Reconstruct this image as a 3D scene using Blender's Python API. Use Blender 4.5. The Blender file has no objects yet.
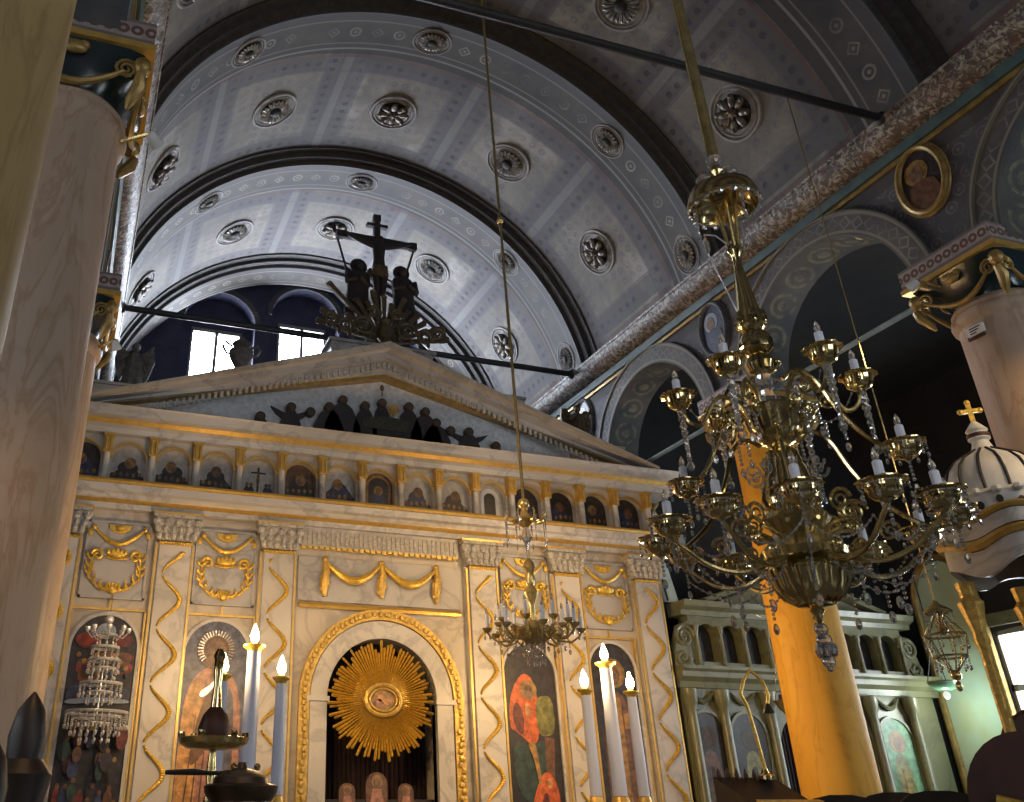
import bpy, bmesh, random
from math import sin, cos, pi, radians, sqrt, atan2, degrees, tan
from mathutils import Vector, Matrix, Euler

S = bpy.context.scene
COL = S.collection
rnd = random.Random(7)

# ------------------------------------------------------------------ camera, world, lights, exposure
camd = bpy.data.cameras.new('camera')
cam = bpy.data.objects.new('camera', camd)
COL.objects.link(cam)
cam.location = (0, 0, 1.6)
cam.rotation_euler = (radians(90 + 27.93), 0, radians(-17.896))
camd.sensor_width = 36.0
camd.lens = 31.06
camd.shift_x = 0.138
camd.shift_y = -0.0621
camd.clip_start = 0.05
camd.clip_end = 200
S.camera = cam

S.view_settings.view_transform = 'Standard'
S.view_settings.look = 'None'
S.view_settings.gamma = 1.0
S.view_settings.use_curve_mapping = False
S.view_settings.exposure = 0.0
S.cycles.max_bounces = 7
S.cycles.diffuse_bounces = 4
S.cycles.glossy_bounces = 4
S.cycles.transmission_bounces = 5
S.cycles.transparent_max_bounces = 6
S.cycles.caustics_reflective = False
S.cycles.caustics_refractive = False
S.cycles.sample_clamp_indirect = 3.0
S.cycles.use_denoising = True

W = bpy.data.worlds.new('sky')
S.world = W
W.use_nodes = True
W.node_tree.nodes['Background'].inputs[0].default_value = (0.55, 0.72, 1.0, 1)
W.node_tree.nodes['Background'].inputs[1].default_value = 1.0

DAY = (0.50, 0.64, 1.0)
WARM = (1.0, 0.63, 0.27)
EAST_PANE = 46.0        # daylight through the apse windows
WEST_FILL = 3.6          # glow of unseen west windows added as fill light
SOUTH_PANE = 20.0         # glow of the aisle window and of an added unseen one


def lamp(kind, name, loc, power, color, aim=None, size=0.05, angle=60, blend=0.6):
    d = bpy.data.lights.new(name, kind)
    d.energy = power
    d.color = color
    if kind in ('POINT', 'SPOT'):
        d.shadow_soft_size = size
    if kind == 'SPOT':
        d.spot_size = radians(angle)
        d.spot_blend = blend
    o = bpy.data.objects.new(name, d)
    COL.objects.link(o)
    o.location = loc
    if aim is not None:
        o.rotation_euler = (Vector(aim) - Vector(loc)).to_track_quat('-Z', 'Y').to_euler()
    return o


# spot lamps by the column capitals, the last two unseen additions: (lamp position, aim, power, cone)
SPOTS = [
    ((0.10, 4.55, 5.22), (5.6, 10.0, 2.5), 520, 50),
    ((0.02, 7.60, 5.25), (1.3, 10.0, 2.6), 70, 60),
    ((6.55, 4.95, 5.60), (4.0, 10.0, 2.6), 320, 60),
    ((6.62, 1.75, 5.30), (6.6, 7.75, 2.2), 260, 40),
    ((0.08, 1.75, 5.10), (-0.1, 4.4, 1.2), 120, 50),
]
for i, (p, a, e, ang) in enumerate(SPOTS):
    lamp('SPOT', 'spot_light', p, e, WARM, a, 0.06, ang, 0.7)


# ------------------------------------------------------------------ shader helper
class X:
    """A scalar socket with arithmetic."""
    def __init__(s, nt, k): s.nt = nt; s.k = k

    def _m(s, op, *a):
        n = s.nt.nodes.new('ShaderNodeMath'); n.operation = op
        for i, v in enumerate((s,) + a):
            if isinstance(v, X): s.nt.links.new(v.k, n.inputs[i])
            else: n.inputs[i].default_value = v
        return X(s.nt, n.outputs[0])
    def __add__(s, o): return s._m('ADD', o)
    def __sub__(s, o): return s._m('SUBTRACT', o)
    def __mul__(s, o): return s._m('MULTIPLY', o)
    def __truediv__(s, o): return s._m('DIVIDE', o)
    def abs(s): return s._m('ABSOLUTE')
    def fract(s): return s._m('FRACT')
    def floor(s): return s._m('FLOOR')
    def lt(s, o): return s._m('LESS_THAN', o)
    def gt(s, o): return s._m('GREATER_THAN', o)
    def mn(s, o): return s._m('MINIMUM', o)
    def mx(s, o): return s._m('MAXIMUM', o)
    def sin(s): return s._m('SINE')
    def sqrt(s): return s._m('SQRT')
    def pow(s, o): return s._m('POWER', o)
    def inv(s): return (s * -1.0) + 1.0
    def near(s, c, w): return (s - c).abs().lt(w)
    def rep(s, p): return ((s / p).fract() - 0.5) * p      # signed distance to the cell centre


class Mat:
    def __init__(s, name, rough=0.6, metal=0.0, spec=0.5):
        s.m = bpy.data.materials.new(name); s.m.use_nodes = True
        s.nt = s.m.node_tree; s.b = s.nt.nodes['Principled BSDF']
        s.b.inputs['Roughness'].default_value = rough
        s.b.inputs['Metallic'].default_value = metal
        s.b.inputs['Specular IOR Level'].default_value = spec

    def pos(s, kind='world'):
        if kind == 'world':
            n = s.nt.nodes.new('ShaderNodeNewGeometry'); k = n.outputs['Position']
        else:
            n = s.nt.nodes.new('ShaderNodeTexCoord'); k = n.outputs['Object']
        return k

    def xyz(s, k):
        n = s.nt.nodes.new('ShaderNodeSeparateXYZ'); s.nt.links.new(k, n.inputs[0])
        return [X(s.nt, n.outputs[i]) for i in range(3)]

    def noise(s, k, scale, detail=4, rough=0.55, dist=0.0):
        n = s.nt.nodes.new('ShaderNodeTexNoise')
        s.nt.links.new(k, n.inputs['Vector'])
        n.inputs['Scale'].default_value = scale; n.inputs['Detail'].default_value = detail
        n.inputs['Roughness'].default_value = rough; n.inputs['Distortion'].default_value = dist
        return X(s.nt, n.outputs[0])

    def ramp(s, x, lo, hi):
        n = s.nt.nodes.new('ShaderNodeMapRange')
        s.nt.links.new(x.k, n.inputs[0])
        n.inputs[1].default_value = lo; n.inputs[2].default_value = hi
        return X(s.nt, n.outputs[0])

    def mix(s, f, a, b):
        n = s.nt.nodes.new('ShaderNodeMix'); n.data_type = 'RGBA'
        ins = [i for i in n.inputs if i.type == 'RGBA']
        if isinstance(f, X): s.nt.links.new(f.k, n.inputs[0])
        else: n.inputs[0].default_value = f
        for v, i in zip((a, b), ins):
            if isinstance(v, tuple): i.default_value = (*v, 1)
            else: s.nt.links.new(v, i)
        return [o for o in n.outputs if o.type == 'RGBA'][0]

    def color(s, k):
        if isinstance(k, tuple): s.b.inputs['Base Color'].default_value = (*k, 1)
        else: s.nt.links.new(k, s.b.inputs['Base Color'])
        return s

    def bump(s, x, strength=0.3, dist=0.02):
        n = s.nt.nodes.new('ShaderNodeBump')
        n.inputs['Strength'].default_value = strength; n.inputs['Distance'].default_value = dist
        s.nt.links.new(x.k, n.inputs['Height']); s.nt.links.new(n.outputs[0], s.b.inputs['Normal'])
        return s


def plain(name, c, c2=None, rough=0.6, metal=0.0, scale=6, bump=0.0, spec=0.5, kind='world', bscale=None):
    m = Mat(name, rough, metal, spec)
    k = m.pos(kind)
    n = m.noise(k, scale, 5)
    c2 = c2 or tuple(v * 0.75 for v in c)
    m.color(m.mix(m.ramp(n, 0.35, 0.68), c, c2))
    if bump:
        m.bump(m.noise(k, bscale or scale * 3, 4), bump, 0.01)
    return m.m


def emit(name, c, strength):
    m = Mat(name)
    m.color((0, 0, 0))
    m.b.inputs['Emission Color'].default_value = (*c, 1)
    m.b.inputs['Emission Strength'].default_value = strength
    return m.m


def marble(name, base, vein, warm=None, rough=0.35):
    m = Mat(name, rough)
    k = m.pos()
    n = m.noise(k, 1.3, 6, 0.6, 1.2)
    v = (n - 0.5).abs()
    veins = m.ramp(v, 0.05, 0.0)
    patch = m.ramp(m.noise(k, 0.8, 3), 0.35, 0.7)
    c = m.mix(patch, base, warm or tuple(x * 0.85 for x in base))
    m.color(m.mix(veins * 0.55, c, vein))
    return m.m


XC, ZC, RV = 3.35, 6.95, 3.62       # vault axis and radius
SP, Y0 = 3.1, 1.55                  # column spacing along the nave


def vault_material():
    m = Mat('painted_vault', 0.75)
    k = m.pos()
    x, y, z = m.xyz(k)
    at = (z - ZC)._m('ARCTAN2', x - XC) * (180 / pi)
    yb = ((y - Y0) / SP).fract()
    d = (yb - 0.5).abs() * SP                       # distance from the middle of a bay
    sep = (at - 30.0).rep(30.0).abs()               # distance from 45, 75, 105, 135 degrees
    inside = at.gt(31.0) * at.lt(149.0)
    sep = sep * inside + (inside.inv() * 14.0)
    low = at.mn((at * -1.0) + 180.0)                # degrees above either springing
    # plaster
    n1 = m.noise(k, 1.1, 6, 0.62); n2 = m.noise(k, 9.0, 4); n3 = m.noise(k, 0.55, 4, 0.6)
    base = m.mix(m.ramp(n1, 0.34, 0.66), (0.145, 0.134, 0.116), (0.26, 0.238, 0.198))
    base = m.mix(m.ramp(n2, 0.42, 0.75) * 0.5, base, (0.14, 0.125, 0.11))
    base = m.mix(m.ramp(n3, 0.57, 0.62) * 0.40, base, (0.42, 0.40, 0.38))
    n4 = m.noise(k, 0.75, 7, 0.7, 0.6)
    base = m.mix(m.ramp(n4, 0.46, 0.68) * 0.7, base, (0.085, 0.078, 0.075))
    # small stencilled flowers over the panels
    u = at * (RV * pi / 180)
    du = (u).rep(0.17); dv = (y).rep(0.17)
    dd = ((du * du) + (dv * dv)).sqrt()
    flow = dd.near(0.036, 0.018) * 0.45 * m.ramp(m.noise(k, 3.0, 3), 0.38, 0.6)
    base = m.mix(flow, base, (0.075, 0.075, 0.13))
    # dotted border bands
    band = (sep.lt(4.4)).mx(d.near(0.83, 0.13)).mx(low.near(15.5, 2.4))
    base = m.mix(band * 0.62, base, (0.062, 0.060, 0.072))
    cs = (sep - 3.1) * (RV * pi / 180)
    dots1 = (((cs * cs) + (dv * dv)).sqrt()).lt(0.042)
    cl = (d - 0.83)
    dots2 = (((cl * cl) + (du * du)).sqrt()).lt(0.042) * sep.gt(4.6)
    c3 = (low - 15.5) * (RV * pi / 180)
    dots3 = (((c3 * c3) + (dv * dv)).sqrt()).lt(0.042) * d.lt(0.75)
    dots = dots1.mx(dots2).mx(dots3) * m.ramp(m.noise(k, 3.0, 4), 0.36, 0.56)
    base = m.mix(dots * 0.75, base, (0.03, 0.03, 0.05))
    crack = m.ramp((m.noise(k, 2.3, 8, 0.75) - 0.5).abs(), 0.008, 0.0) * m.ramp(n1, 0.45, 0.6)
    base = m.mix(crack * 0.5, base, (0.04, 0.035, 0.035))
    strip = sep.lt(1.1)
    base = m.mix(strip * 0.4, base, (0.25, 0.24, 0.235))
    lines = sep.near(1.15, 0.22).mx(sep.near(4.7, 0.22)).mx(d.near(0.69, 0.012)).mx(low.near(18.2, 0.2))
    base = m.mix(lines * 0.6, base, (0.09, 0.09, 0.13))
    red = d.near(0.985, 0.028).mx(low.near(11.8, 0.55))
    base = m.mix(red * 0.55, base, (0.10, 0.035, 0.03))
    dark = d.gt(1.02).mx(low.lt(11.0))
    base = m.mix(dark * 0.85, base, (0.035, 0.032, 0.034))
    m.color(base)
    m.bump(n2, 0.15, 0.01)
    return m.m


def rib_material():
    m = Mat('painted_rib', 0.7)
    k = m.pos()
    x, y, z = m.xyz(k)
    at = (z - ZC)._m('ARCTAN2', x - XC) * (180 / pi)
    rr = (((x - XC) * (x - XC)) + ((z - ZC) * (z - ZC))).sqrt()
    yy = (((y - Y0) / SP) + 0.5).fract() * SP - SP / 2
    ay = yy.abs()
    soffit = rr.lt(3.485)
    n1 = m.noise(k, 2.5, 5); n2 = m.noise(k, 14, 4)
    base = m.mix(m.ramp(n1, 0.35, 0.65), (0.030, 0.029, 0.031), (0.066, 0.059, 0.048))
    s = at.rep(5.0) * (3.47 * pi / 180)
    kind = ((at / 10.0).fract()).lt(0.5)
    dia = ((s.abs() + ay) - 0.075).abs().lt(0.013)
    cir = (((s * s) + (ay * ay)).sqrt() - 0.066).abs().lt(0.013)
    fig = (dia * kind).mx(cir * kind.inv()).mx((s.abs() + ay).lt(0.028))
    base = m.mix(fig * m.ramp(m.noise(k, 2.0, 4), 0.35, 0.65) * 0.75, base, (0.32, 0.29, 0.23))
    base = m.mix(ay.near(0.19, 0.010) * 0.7, base, (0.20, 0.18, 0.15))
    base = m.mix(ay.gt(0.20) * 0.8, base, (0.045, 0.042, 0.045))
    base = m.mix(yy.near(0.285, 0.016), base, (0.20, 0.19, 0.18))
    base = m.mix(soffit.inv(), base, m.mix(m.ramp(n2, 0.4, 0.7), (0.020, 0.018, 0.018), (0.042, 0.036, 0.033)))  # dark brown mouldings, shade on the near faces put into the paint
    m.color(base)
    return m.m


def wall_material():
    m = Mat('painted_wall', 0.7)
    k = m.pos()
    x, y, z = m.xyz(k)
    n1 = m.noise(k, 2.2, 6)
    base = m.mix(m.ramp(n1, 0.35, 0.66), (0.050, 0.051, 0.066), (0.090, 0.087, 0.09))
    q = (y + z).rep(0.24); r = (y - z).rep(0.24)
    ring = (((q * q) + (r * r)).sqrt() - 0.075).abs().lt(0.014)
    fl = (((q * q) + (r * r)).sqrt()).lt(0.03)
    base = m.mix(ring.mx(fl) * m.ramp(m.noise(k, 4, 4), 0.38, 0.62) * 0.34, base, (0.26, 0.25, 0.23))
    m.color(base)
    return m.m


def archivolt_material():
    m = Mat('painted_archivolt', 0.7)
    k = m.pos()
    x, y, z = m.xyz(k)
    yy = (((y - Y0) / SP)).fract() * SP - SP / 2
    dz = z - 5.82
    r = ((yy * yy) + (dz * dz)).sqrt()
    an = dz._m('ARCTAN2', yy) * 1.2
    s = an.rep(0.16)
    n1 = m.noise(k, 3, 5)
    base = m.mix(m.ramp(n1, 0.35, 0.65), (0.058, 0.059, 0.068), (0.105, 0.10, 0.09))
    rr = r - 1.225
    base = m.mix(((s.abs() + rr.abs()) - 0.065).abs().lt(0.014) * m.ramp(m.noise(k, 3.5, 4), 0.35, 0.65) * 0.5, base, (0.30, 0.28, 0.24))
    base = m.mix(r.near(1.135, 0.014).mx(r.near(1.325, 0.016)) * 0.6, base, (0.28, 0.25, 0.18))
    # the underside carries large scrolls
    sx = (x - 7.2); t = an.rep(0.42)
    sc = (((sx * sx) + (t * t)).sqrt() - 0.15).abs().lt(0.022)
    sc2 = (((sx * sx) + (t * t)).sqrt()).lt(0.07)
    under = r.lt(1.108)
    base = m.mix(under * sc.mx(sc2) * m.ramp(m.noise(k, 6, 4, .7), 0.40, 0.60) * 0.6, base, (0.27, 0.24, 0.15))
    m.color(base)
    return m.m


def cornice_material():
    m = Mat('floral_cornice', 0.45)
    k = m.pos()
    n = m.noise(k, 16, 3, 0.7, 1.0); n2 = m.noise(k, 7, 3)
    c = m.mix(m.ramp(n, 0.45, 0.62), (0.07, 0.06, 0.055), (0.42, 0.39, 0.34))
    c = m.mix(m.ramp(n2, 0.52, 0.66) * 0.5, c, (0.16, 0.065, 0.05))
    m.color(c); m.bump(n, 0.6, 0.02)
    return m.m


def impost_material():
    m = Mat('stencilled_impost', 0.65)
    k = m.pos()
    x, y, z = m.xyz(k)
    a = (x + y).rep(0.085); b = (z - 5.845)
    dd = ((a * a) + (b * b)).sqrt()
    c = m.mix(m.ramp(m.noise(k, 12, 3), 0.4, 0.6), (0.36, 0.31, 0.28), (0.27, 0.23, 0.22))
    c = m.mix(dd.near(0.028, 0.012), c, (0.12, 0.06, 0.05))
    c = m.mix(b.abs().gt(0.062), c, (0.16, 0.13, 0.13))
    m.color(c)
    return m.m


def column_material(name, a, b, streak):
    m = Mat(name, 0.6, 0.0, 0.25)
    k = m.pos()
    x, y, z = m.xyz(k)
    cb = m.nt.nodes.new('ShaderNodeCombineXYZ')
    for i, v in enumerate((x * 1.6, y * 1.6, z * 0.35)):
        m.nt.links.new(v.k, cb.inputs[i])
    n = m.noise(cb.outputs[0], 2.2, 6, 0.6, 0.8)
    n2 = m.noise(k, 7, 4)
    c = m.mix(m.ramp(n, 0.36, 0.64), a, b)
    c = m.mix(m.ramp((n - 0.5).abs(), 0.03, 0.0) * 0.5, c, streak)
    c = m.mix(m.ramp(n2, 0.55, 0.75) * 0.35, c, streak)
    m.color(c)
    return m.m


def gold_material(name, c=(0.90, 0.58, 0.10), rough=0.36, bscale=40, bump=0.5, metal=0.45):
    m = Mat(name, rough, metal)
    k = m.pos('object')
    n = m.noise(k, bscale, 3)
    m.color(m.mix(m.ramp(n, 0.3, 0.7), c, tuple(v * 0.55 for v in c)))
    if bump: m.bump(n, bump, 0.01)
    return m.m


def glass_material(name, c=(0.95, 0.97, 1.0), rough=0.04):
    m = Mat(name, rough)
    m.color(c)
    m.b.inputs['Transmission Weight'].default_value = 0.82
    m.b.inputs['Specular IOR Level'].default_value = 1.0
    m.b.inputs['IOR'].default_value = 1.6
    return m.m


M = {}
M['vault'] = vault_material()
M['rib'] = rib_material()
M['wall'] = wall_material()
M['archivolt'] = archivolt_material()
M['cornice'] = cornice_material()
M['impost'] = impost_material()
M['teal'] = plain('teal_paint', (0.06, 0.12, 0.125), (0.035, 0.065, 0.075), 0.5, scale=5)
M['dimgold'] = plain('dull_gold_paint', (0.42, 0.29, 0.10), (0.25, 0.16, 0.05), 0.4, 0.4, scale=12)
M['apse'] = plain('dark_blue_plaster', (0.045, 0.05, 0.095), (0.03, 0.03, 0.06), 0.8, scale=3)
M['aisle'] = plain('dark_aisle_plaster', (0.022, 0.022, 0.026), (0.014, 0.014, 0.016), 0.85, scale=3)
M['floor'] = marble('floor_marble', (0.16, 0.15, 0.14), (0.07, 0.07, 0.07), rough=0.25)
M['west'] = plain('west_plaster', (0.28, 0.26, 0.23), None, 0.8, scale=2)
M['marble'] = marble('grey_white_marble', (0.58, 0.55, 0.53), (0.25, 0.24, 0.25), (0.44, 0.41, 0.38))
M['marble2'] = marble('cream_marble', (0.54, 0.49, 0.43), (0.28, 0.24, 0.20), (0.43, 0.37, 0.30))
M['greymarble'] = marble('grey_veined_marble', (0.46, 0.45, 0.46), (0.18, 0.175, 0.19), (0.35, 0.33, 0.33))
M['carvedmarble'] = plain('carved_marble', (0.60, 0.57, 0.53), (0.26, 0.245, 0.23), 0.5, scale=30, bump=0.9, bscale=45)
M['column'] = column_material('pale_column_marble', (0.42, 0.31, 0.235), (0.48, 0.37, 0.29), (0.30, 0.18, 0.10))
M['tancolumn'] = column_material('tan_column_marble', (0.36, 0.255, 0.11), (0.43, 0.315, 0.15), (0.24, 0.15, 0.06))
M['yellowcolumn'] = column_material('warmlit_ochre_marble', (0.70, 0.35, 0.035), (0.76, 0.41, 0.06), (0.54, 0.24, 0.02))  # ochre stone with warm lamplight put into its colour
M['gold'] = gold_material('gilding')
M['goldcarve'] = gold_material('carved_gilding', (0.80, 0.52, 0.13), 0.38, 28, 1.0)
M['goldtrim'] = plain('gilded_moulding', (0.70, 0.46, 0.13), (0.55, 0.34, 0.08), 0.35, 0.5, scale=14)
M['brass'] = gold_material('polished_brass', (1.0, 0.82, 0.42), 0.13, 10, 0.0, 1.0)
M['brass2'] = gold_material('aged_brass', (0.74, 0.58, 0.26), 0.22, 14, 0.2, 0.8)
M['gilt'] = gold_material('pale_gilt', (1.0, 0.74, 0.30), 0.24, 20, 0.1, 0.65)
M['silver'] = gold_material('silver', (0.88, 0.88, 0.90), 0.22, 60, 0.5, 0.5)
M['crystal'] = glass_material('cut_crystal')
M['bulbglass'] = glass_material('bulb_glass', (1, 1, 1), 0.08)
M['candlewhite'] = plain('white_candle_tube', (0.86, 0.88, 0.95), (0.80, 0.82, 0.92), 0.5, scale=4)
M['wax'] = plain('daylight_blue_wax', (0.60, 0.65, 0.82), (0.55, 0.60, 0.78), 0.4, scale=3)  # white wax, bluish daylight put into its colour
M['iron'] = plain('dark_iron', (0.025, 0.025, 0.03), None, 0.5, 0.3)
M['bluerod'] = plain('pale_blue_iron', (0.24, 0.33, 0.38), (0.16, 0.23, 0.28), 0.45, 0.2)
M['darkgreen'] = plain('dark_green_gloss', (0.012, 0.030, 0.030), (0.02, 0.03, 0.045), 0.22, scale=5)
M['darkwood'] = plain('dark_wood', (0.022, 0.012, 0.008), (0.012, 0.007, 0.006), 0.5, scale=9)
M['redwood'] = plain('red_brown_wood', (0.07, 0.018, 0.010), (0.035, 0.010, 0.007), 0.55, scale=6)
M['bronze'] = plain('dark_bronze', (0.075, 0.05, 0.03), (0.03, 0.02, 0.015), 0.35, 0.5, scale=8)
M['rosette'] = plain('patinated_rosette', (0.17, 0.13, 0.09), (0.05, 0.045, 0.045), 0.4, 0.3, scale=18, kind='object')
M['rosettelight'] = plain('silvered_rosette', (0.52, 0.49, 0.45), (0.10, 0.09, 0.085), 0.38, 0.3, scale=16, kind='object')
M['rosettering'] = plain('rosette_ring', (0.30, 0.28, 0.27), (0.18, 0.17, 0.16), 0.6, scale=12, kind='object')
M['rosettehole'] = plain('rosette_hollow', (0.012, 0.011, 0.012), None, 0.7)
M['curtain'] = plain('maroon_velvet', (0.020, 0.005, 0.006), (0.010, 0.003, 0.004), 0.9, scale=5)
M['pane'] = emit('apse_sky_pane', (0.80, 0.87, 1.0), EAST_PANE)
M['westfill'] = emit('west_fill_pane', (0.90, 0.93, 1.0), WEST_FILL)
M['northfill'] = emit('north_fill_pane', (0.92, 0.95, 1.0), 7.0)
M['aislefill'] = emit('aisle_fill_pane', (0.86, 0.97, 0.98), 16.0)
M['southpane'] = emit('south_sky_pane', (0.86, 0.94, 1.0), SOUTH_PANE)
M['flame'] = emit('candle_flame', (1.0, 0.72, 0.34), 90.0)
M['litbulb'] = emit('lit_bulb', (1.0, 0.92, 0.80), 34.0)  # bulbs of the added chandelier behind the viewer
M['globe'] = emit('niche_fill_globe', (0.9, 1.0, 0.85), 0.9)
M['greenglow_glass'] = plain('green_glass', (0.16, 0.30, 0.20), (0.10, 0.22, 0.14), 0.15, scale=9)
M['winframe'] = plain('window_frame_paint', (0.24, 0.23, 0.20), None, 0.5)
M['bluewhite'] = plain('daylit_blue_slab', (0.45, 0.58, 0.60), None, 0.6)  # daylight falling on a pillar, put into the pale blue
M['white'] = plain('white_paint', (0.75, 0.75, 0.74), None, 0.5)
M['black'] = plain('black_paint', (0.012, 0.012, 0.014), None, 0.6)
M['stonefigure'] = plain('grey_stone_figure', (0.17, 0.15, 0.14), (0.08, 0.075, 0.075), 0.7, scale=14, bump=0.5, kind='object')
M['crest'] = plain('tarnished_gilt_wood', (0.16, 0.115, 0.06), (0.07, 0.05, 0.035), 0.5, 0.3, scale=16, bump=0.4, kind='object')
M['darkfigure'] = plain('darkened_painted_wood', (0.035, 0.026, 0.028), (0.02, 0.016, 0.02), 0.55, scale=8)
M['darkhalo'] = plain('dark_halo', (0.075, 0.045, 0.028), (0.03, 0.02, 0.015), 0.5, scale=20)
M['darkface'] = plain('dark_face', (0.10, 0.055, 0.035), (0.05, 0.03, 0.02), 0.5, scale=20)
M['darkolive'] = plain('dark_olive', (0.07, 0.06, 0.03), (0.03, 0.03, 0.02), 0.5, scale=20)
# paint colours on the icons
PAINTS = {
    'pale': (0.46, 0.44, 0.42), 'sky': (0.28, 0.33, 0.42), 'dark': (0.035, 0.028, 0.028), 'brown': (0.16, 0.075, 0.035),
    'red': (0.26, 0.045, 0.025), 'dimred': (0.15, 0.03, 0.02), 'orange': (0.62, 0.13, 0.03), 'green': (0.035, 0.06, 0.045), 'navy': (0.04, 0.05, 0.11),
    'skin': (0.20, 0.11, 0.065), 'ochre': (0.34, 0.19, 0.05), 'rose': (0.42, 0.20, 0.14), 'amber': (0.60, 0.30, 0.10),
    'tympanum': (0.60, 0.63, 0.68), 'teal': (0.20, 0.36, 0.33), 'dusk': (0.10, 0.105, 0.17), 'greenglow': (0.13, 0.30, 0.15), 'olive': (0.20, 0.19, 0.05),
}
for k_, c_ in PAINTS.items():
    M['p_' + k_] = plain('paint_' + k_, tuple(v * 1.15 for v in c_), tuple(v * (0.8 if k_ in ('tympanum', 'pale', 'sky') else 0.4) for v in c_), 0.4, scale=17)
# the aisle screen: pale green marble
M['greenmarble'] = marble('pale_green_marble', (0.19, 0.195, 0.115), (0.09, 0.09, 0.06), (0.16, 0.15, 0.075))
M['greenplaster'] = plain('pale_green_plaster', (0.58, 0.80, 0.70), (0.58, 0.66, 0.42), 0.7, scale=2.2)


# ------------------------------------------------------------------ mesh builder
class MB:
    def __init__(s): s.v = []; s.f = []; s.m = []

    def add(s, v, f, mi=0):
        b = len(s.v)
        s.v += [tuple(p) for p in v]
        s.f += [[i + b for i in q] for q in f]
        s.m += [mi] * len(f)
        return s

    def box(s, x0, x1, y0, y1, z0, z1, mi=0):
        v = [(x, y, z) for z in (z0, z1) for y in (y0, y1) for x in (x0, x1)]
        return s.add(v, [(0, 2, 3, 1), (4, 5, 7, 6), (0, 1, 5, 4), (2, 6, 7, 3), (0, 4, 6, 2), (1, 3, 7, 5)], mi)

    def prism(s, pts, axis, a, b, mi=0):
        n = len(pts)
        def P(p, t):
            return (p[0], t, p[1]) if axis == 'y' else (t, p[0], p[1]) if axis == 'x' else (p[0], p[1], t)
        v = [P(p, a) for p in pts] + [P(p, b) for p in pts]
        f = [tuple(range(n))[::-1], tuple(range(n, 2 * n))] + [(i, (i + 1) % n, n + (i + 1) % n, n + i) for i in range(n)]
        return s.add(v, f, mi)

    def lathe(s, prof, c=(0, 0, 0), n=16, mi=0, flute=0.0, nf=0):
        v = []; f = []
        for r, z in prof:
            for i in range(n):
                a = 2 * pi * i / n
                q = r * (1 + (flute * cos(nf * a) if nf else 0))
                v.append((c[0] + q * cos(a), c[1] + q * sin(a), c[2] + z))
        L = len(prof)
        for j in range(L - 1):
            for i in range(n):
                f.append((j * n + i, j * n + (i + 1) % n, (j + 1) * n + (i + 1) % n, (j + 1) * n + i))
        f.append(tuple(range(n))[::-1]); f.append(tuple((L - 1) * n + i for i in range(n)))
        return s.add(v, f, mi)

    def ball(s, c, r, n=8, m=5, mi=0):
        if not isinstance(r, (tuple, list)): r = (r, r, r)
        v = [(c[0], c[1], c[2] - r[2])]
        for j in range(1, m):
            t = -pi / 2 + pi * j / m
            for i in range(n):
                a = 2 * pi * i / n
                v.append((c[0] + r[0] * cos(t) * cos(a), c[1] + r[1] * cos(t) * sin(a), c[2] + r[2] * sin(t)))
        v.append((c[0], c[1], c[2] + r[2]))
        f = [(0, 1 + (i + 1) % n, 1 + i) for i in range(n)]
        for j in range(m - 2):
            for i in range(n):
                a = 1 + j * n
                f.append((a + i, a + (i + 1) % n, a + n + (i + 1) % n, a + n + i))
        a = 1 + (m - 2) * n; t = len(v) - 1
        f += [(a + i, a + (i + 1) % n, t) for i in range(n)]
        return s.add(v, f, mi)

    def tube(s, pts, r, n=6, mi=0, closed=False):
        pts = [Vector(p) for p in pts]; L = len(pts)
        if not isinstance(r, (list, tuple)): r = [r] * L
        v = []; f = []; up = None
        for i, p in enumerate(pts):
            a = pts[(i - 1) % L] if (closed or i) else p
            b = pts[(i + 1) % L] if (closed or i < L - 1) else p
            t = (b - a).normalized()
            if up is None:
                up = Vector((0, 0, 1)) if abs(t.z) < 0.9 else Vector((1, 0, 0))
            e = t.cross(up)
            if e.length < 1e-6: e = t.cross(Vector((0.3, 1, 0.2)))
            e.normalize(); g = e.cross(t); up = g
            for k in range(n):
                q = 2 * pi * k / n
                v.append(p + e * (r[i] * cos(q)) + g * (r[i] * sin(q)))
        for i in range(L if closed else L - 1):
            for k in range(n):
                j = (i + 1) % L
                f.append((i * n + k, i * n + (k + 1) % n, j * n + (k + 1) % n, j * n + k))
        if not closed:
            f.append(tuple(range(n))[::-1]); f.append(tuple((L - 1) * n + k for k in range(n)))
        return s.add(v, f, mi)

    def disc(s, u, z, ru, rz, y, mi=0, n=14, t=0.006, a0=0):
        """A thin round plate standing in the xz plane, its front at y."""
        return s.prism([(u + ru * cos(a0 + 2 * pi * i / n), z + rz * sin(a0 + 2 * pi * i / n)) for i in range(n)], 'y', y, y + t, mi)

    def xform(s, mat, start=0):
        for i in range(start, len(s.v)):
            s.v[i] = tuple(mat @ Vector(s.v[i]))
        return s

    def build(s, name, mats, parent=None, org=(0, 0, 0), smooth=38, flip=False):
        me = bpy.data.meshes.new(name)
        me.from_pydata([(p[0] - org[0], p[1] - org[1], p[2] - org[2]) for p in s.v], [], s.f)
        if mats == 'crystal': smooth = 0
        if not isinstance(mats, (list, tuple)): mats = [mats]
        for m in mats: me.materials.append(M[m] if isinstance(m, str) else m)
        me.polygons.foreach_set('material_index', s.m)
        bm = bmesh.new(); bm.from_mesh(me)
        bmesh.ops.recalc_face_normals(bm, faces=bm.faces)
        bm.to_mesh(me); bm.free()
        if smooth:
            me.polygons.foreach_set('use_smooth', [True] * len(me.polygons))
            me.set_sharp_from_angle(angle=radians(smooth))
        o = bpy.data.objects.new(name, me)
        COL.objects.link(o)
        if parent is not None: o.parent = parent
        else: o.location = org
        return o


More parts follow.
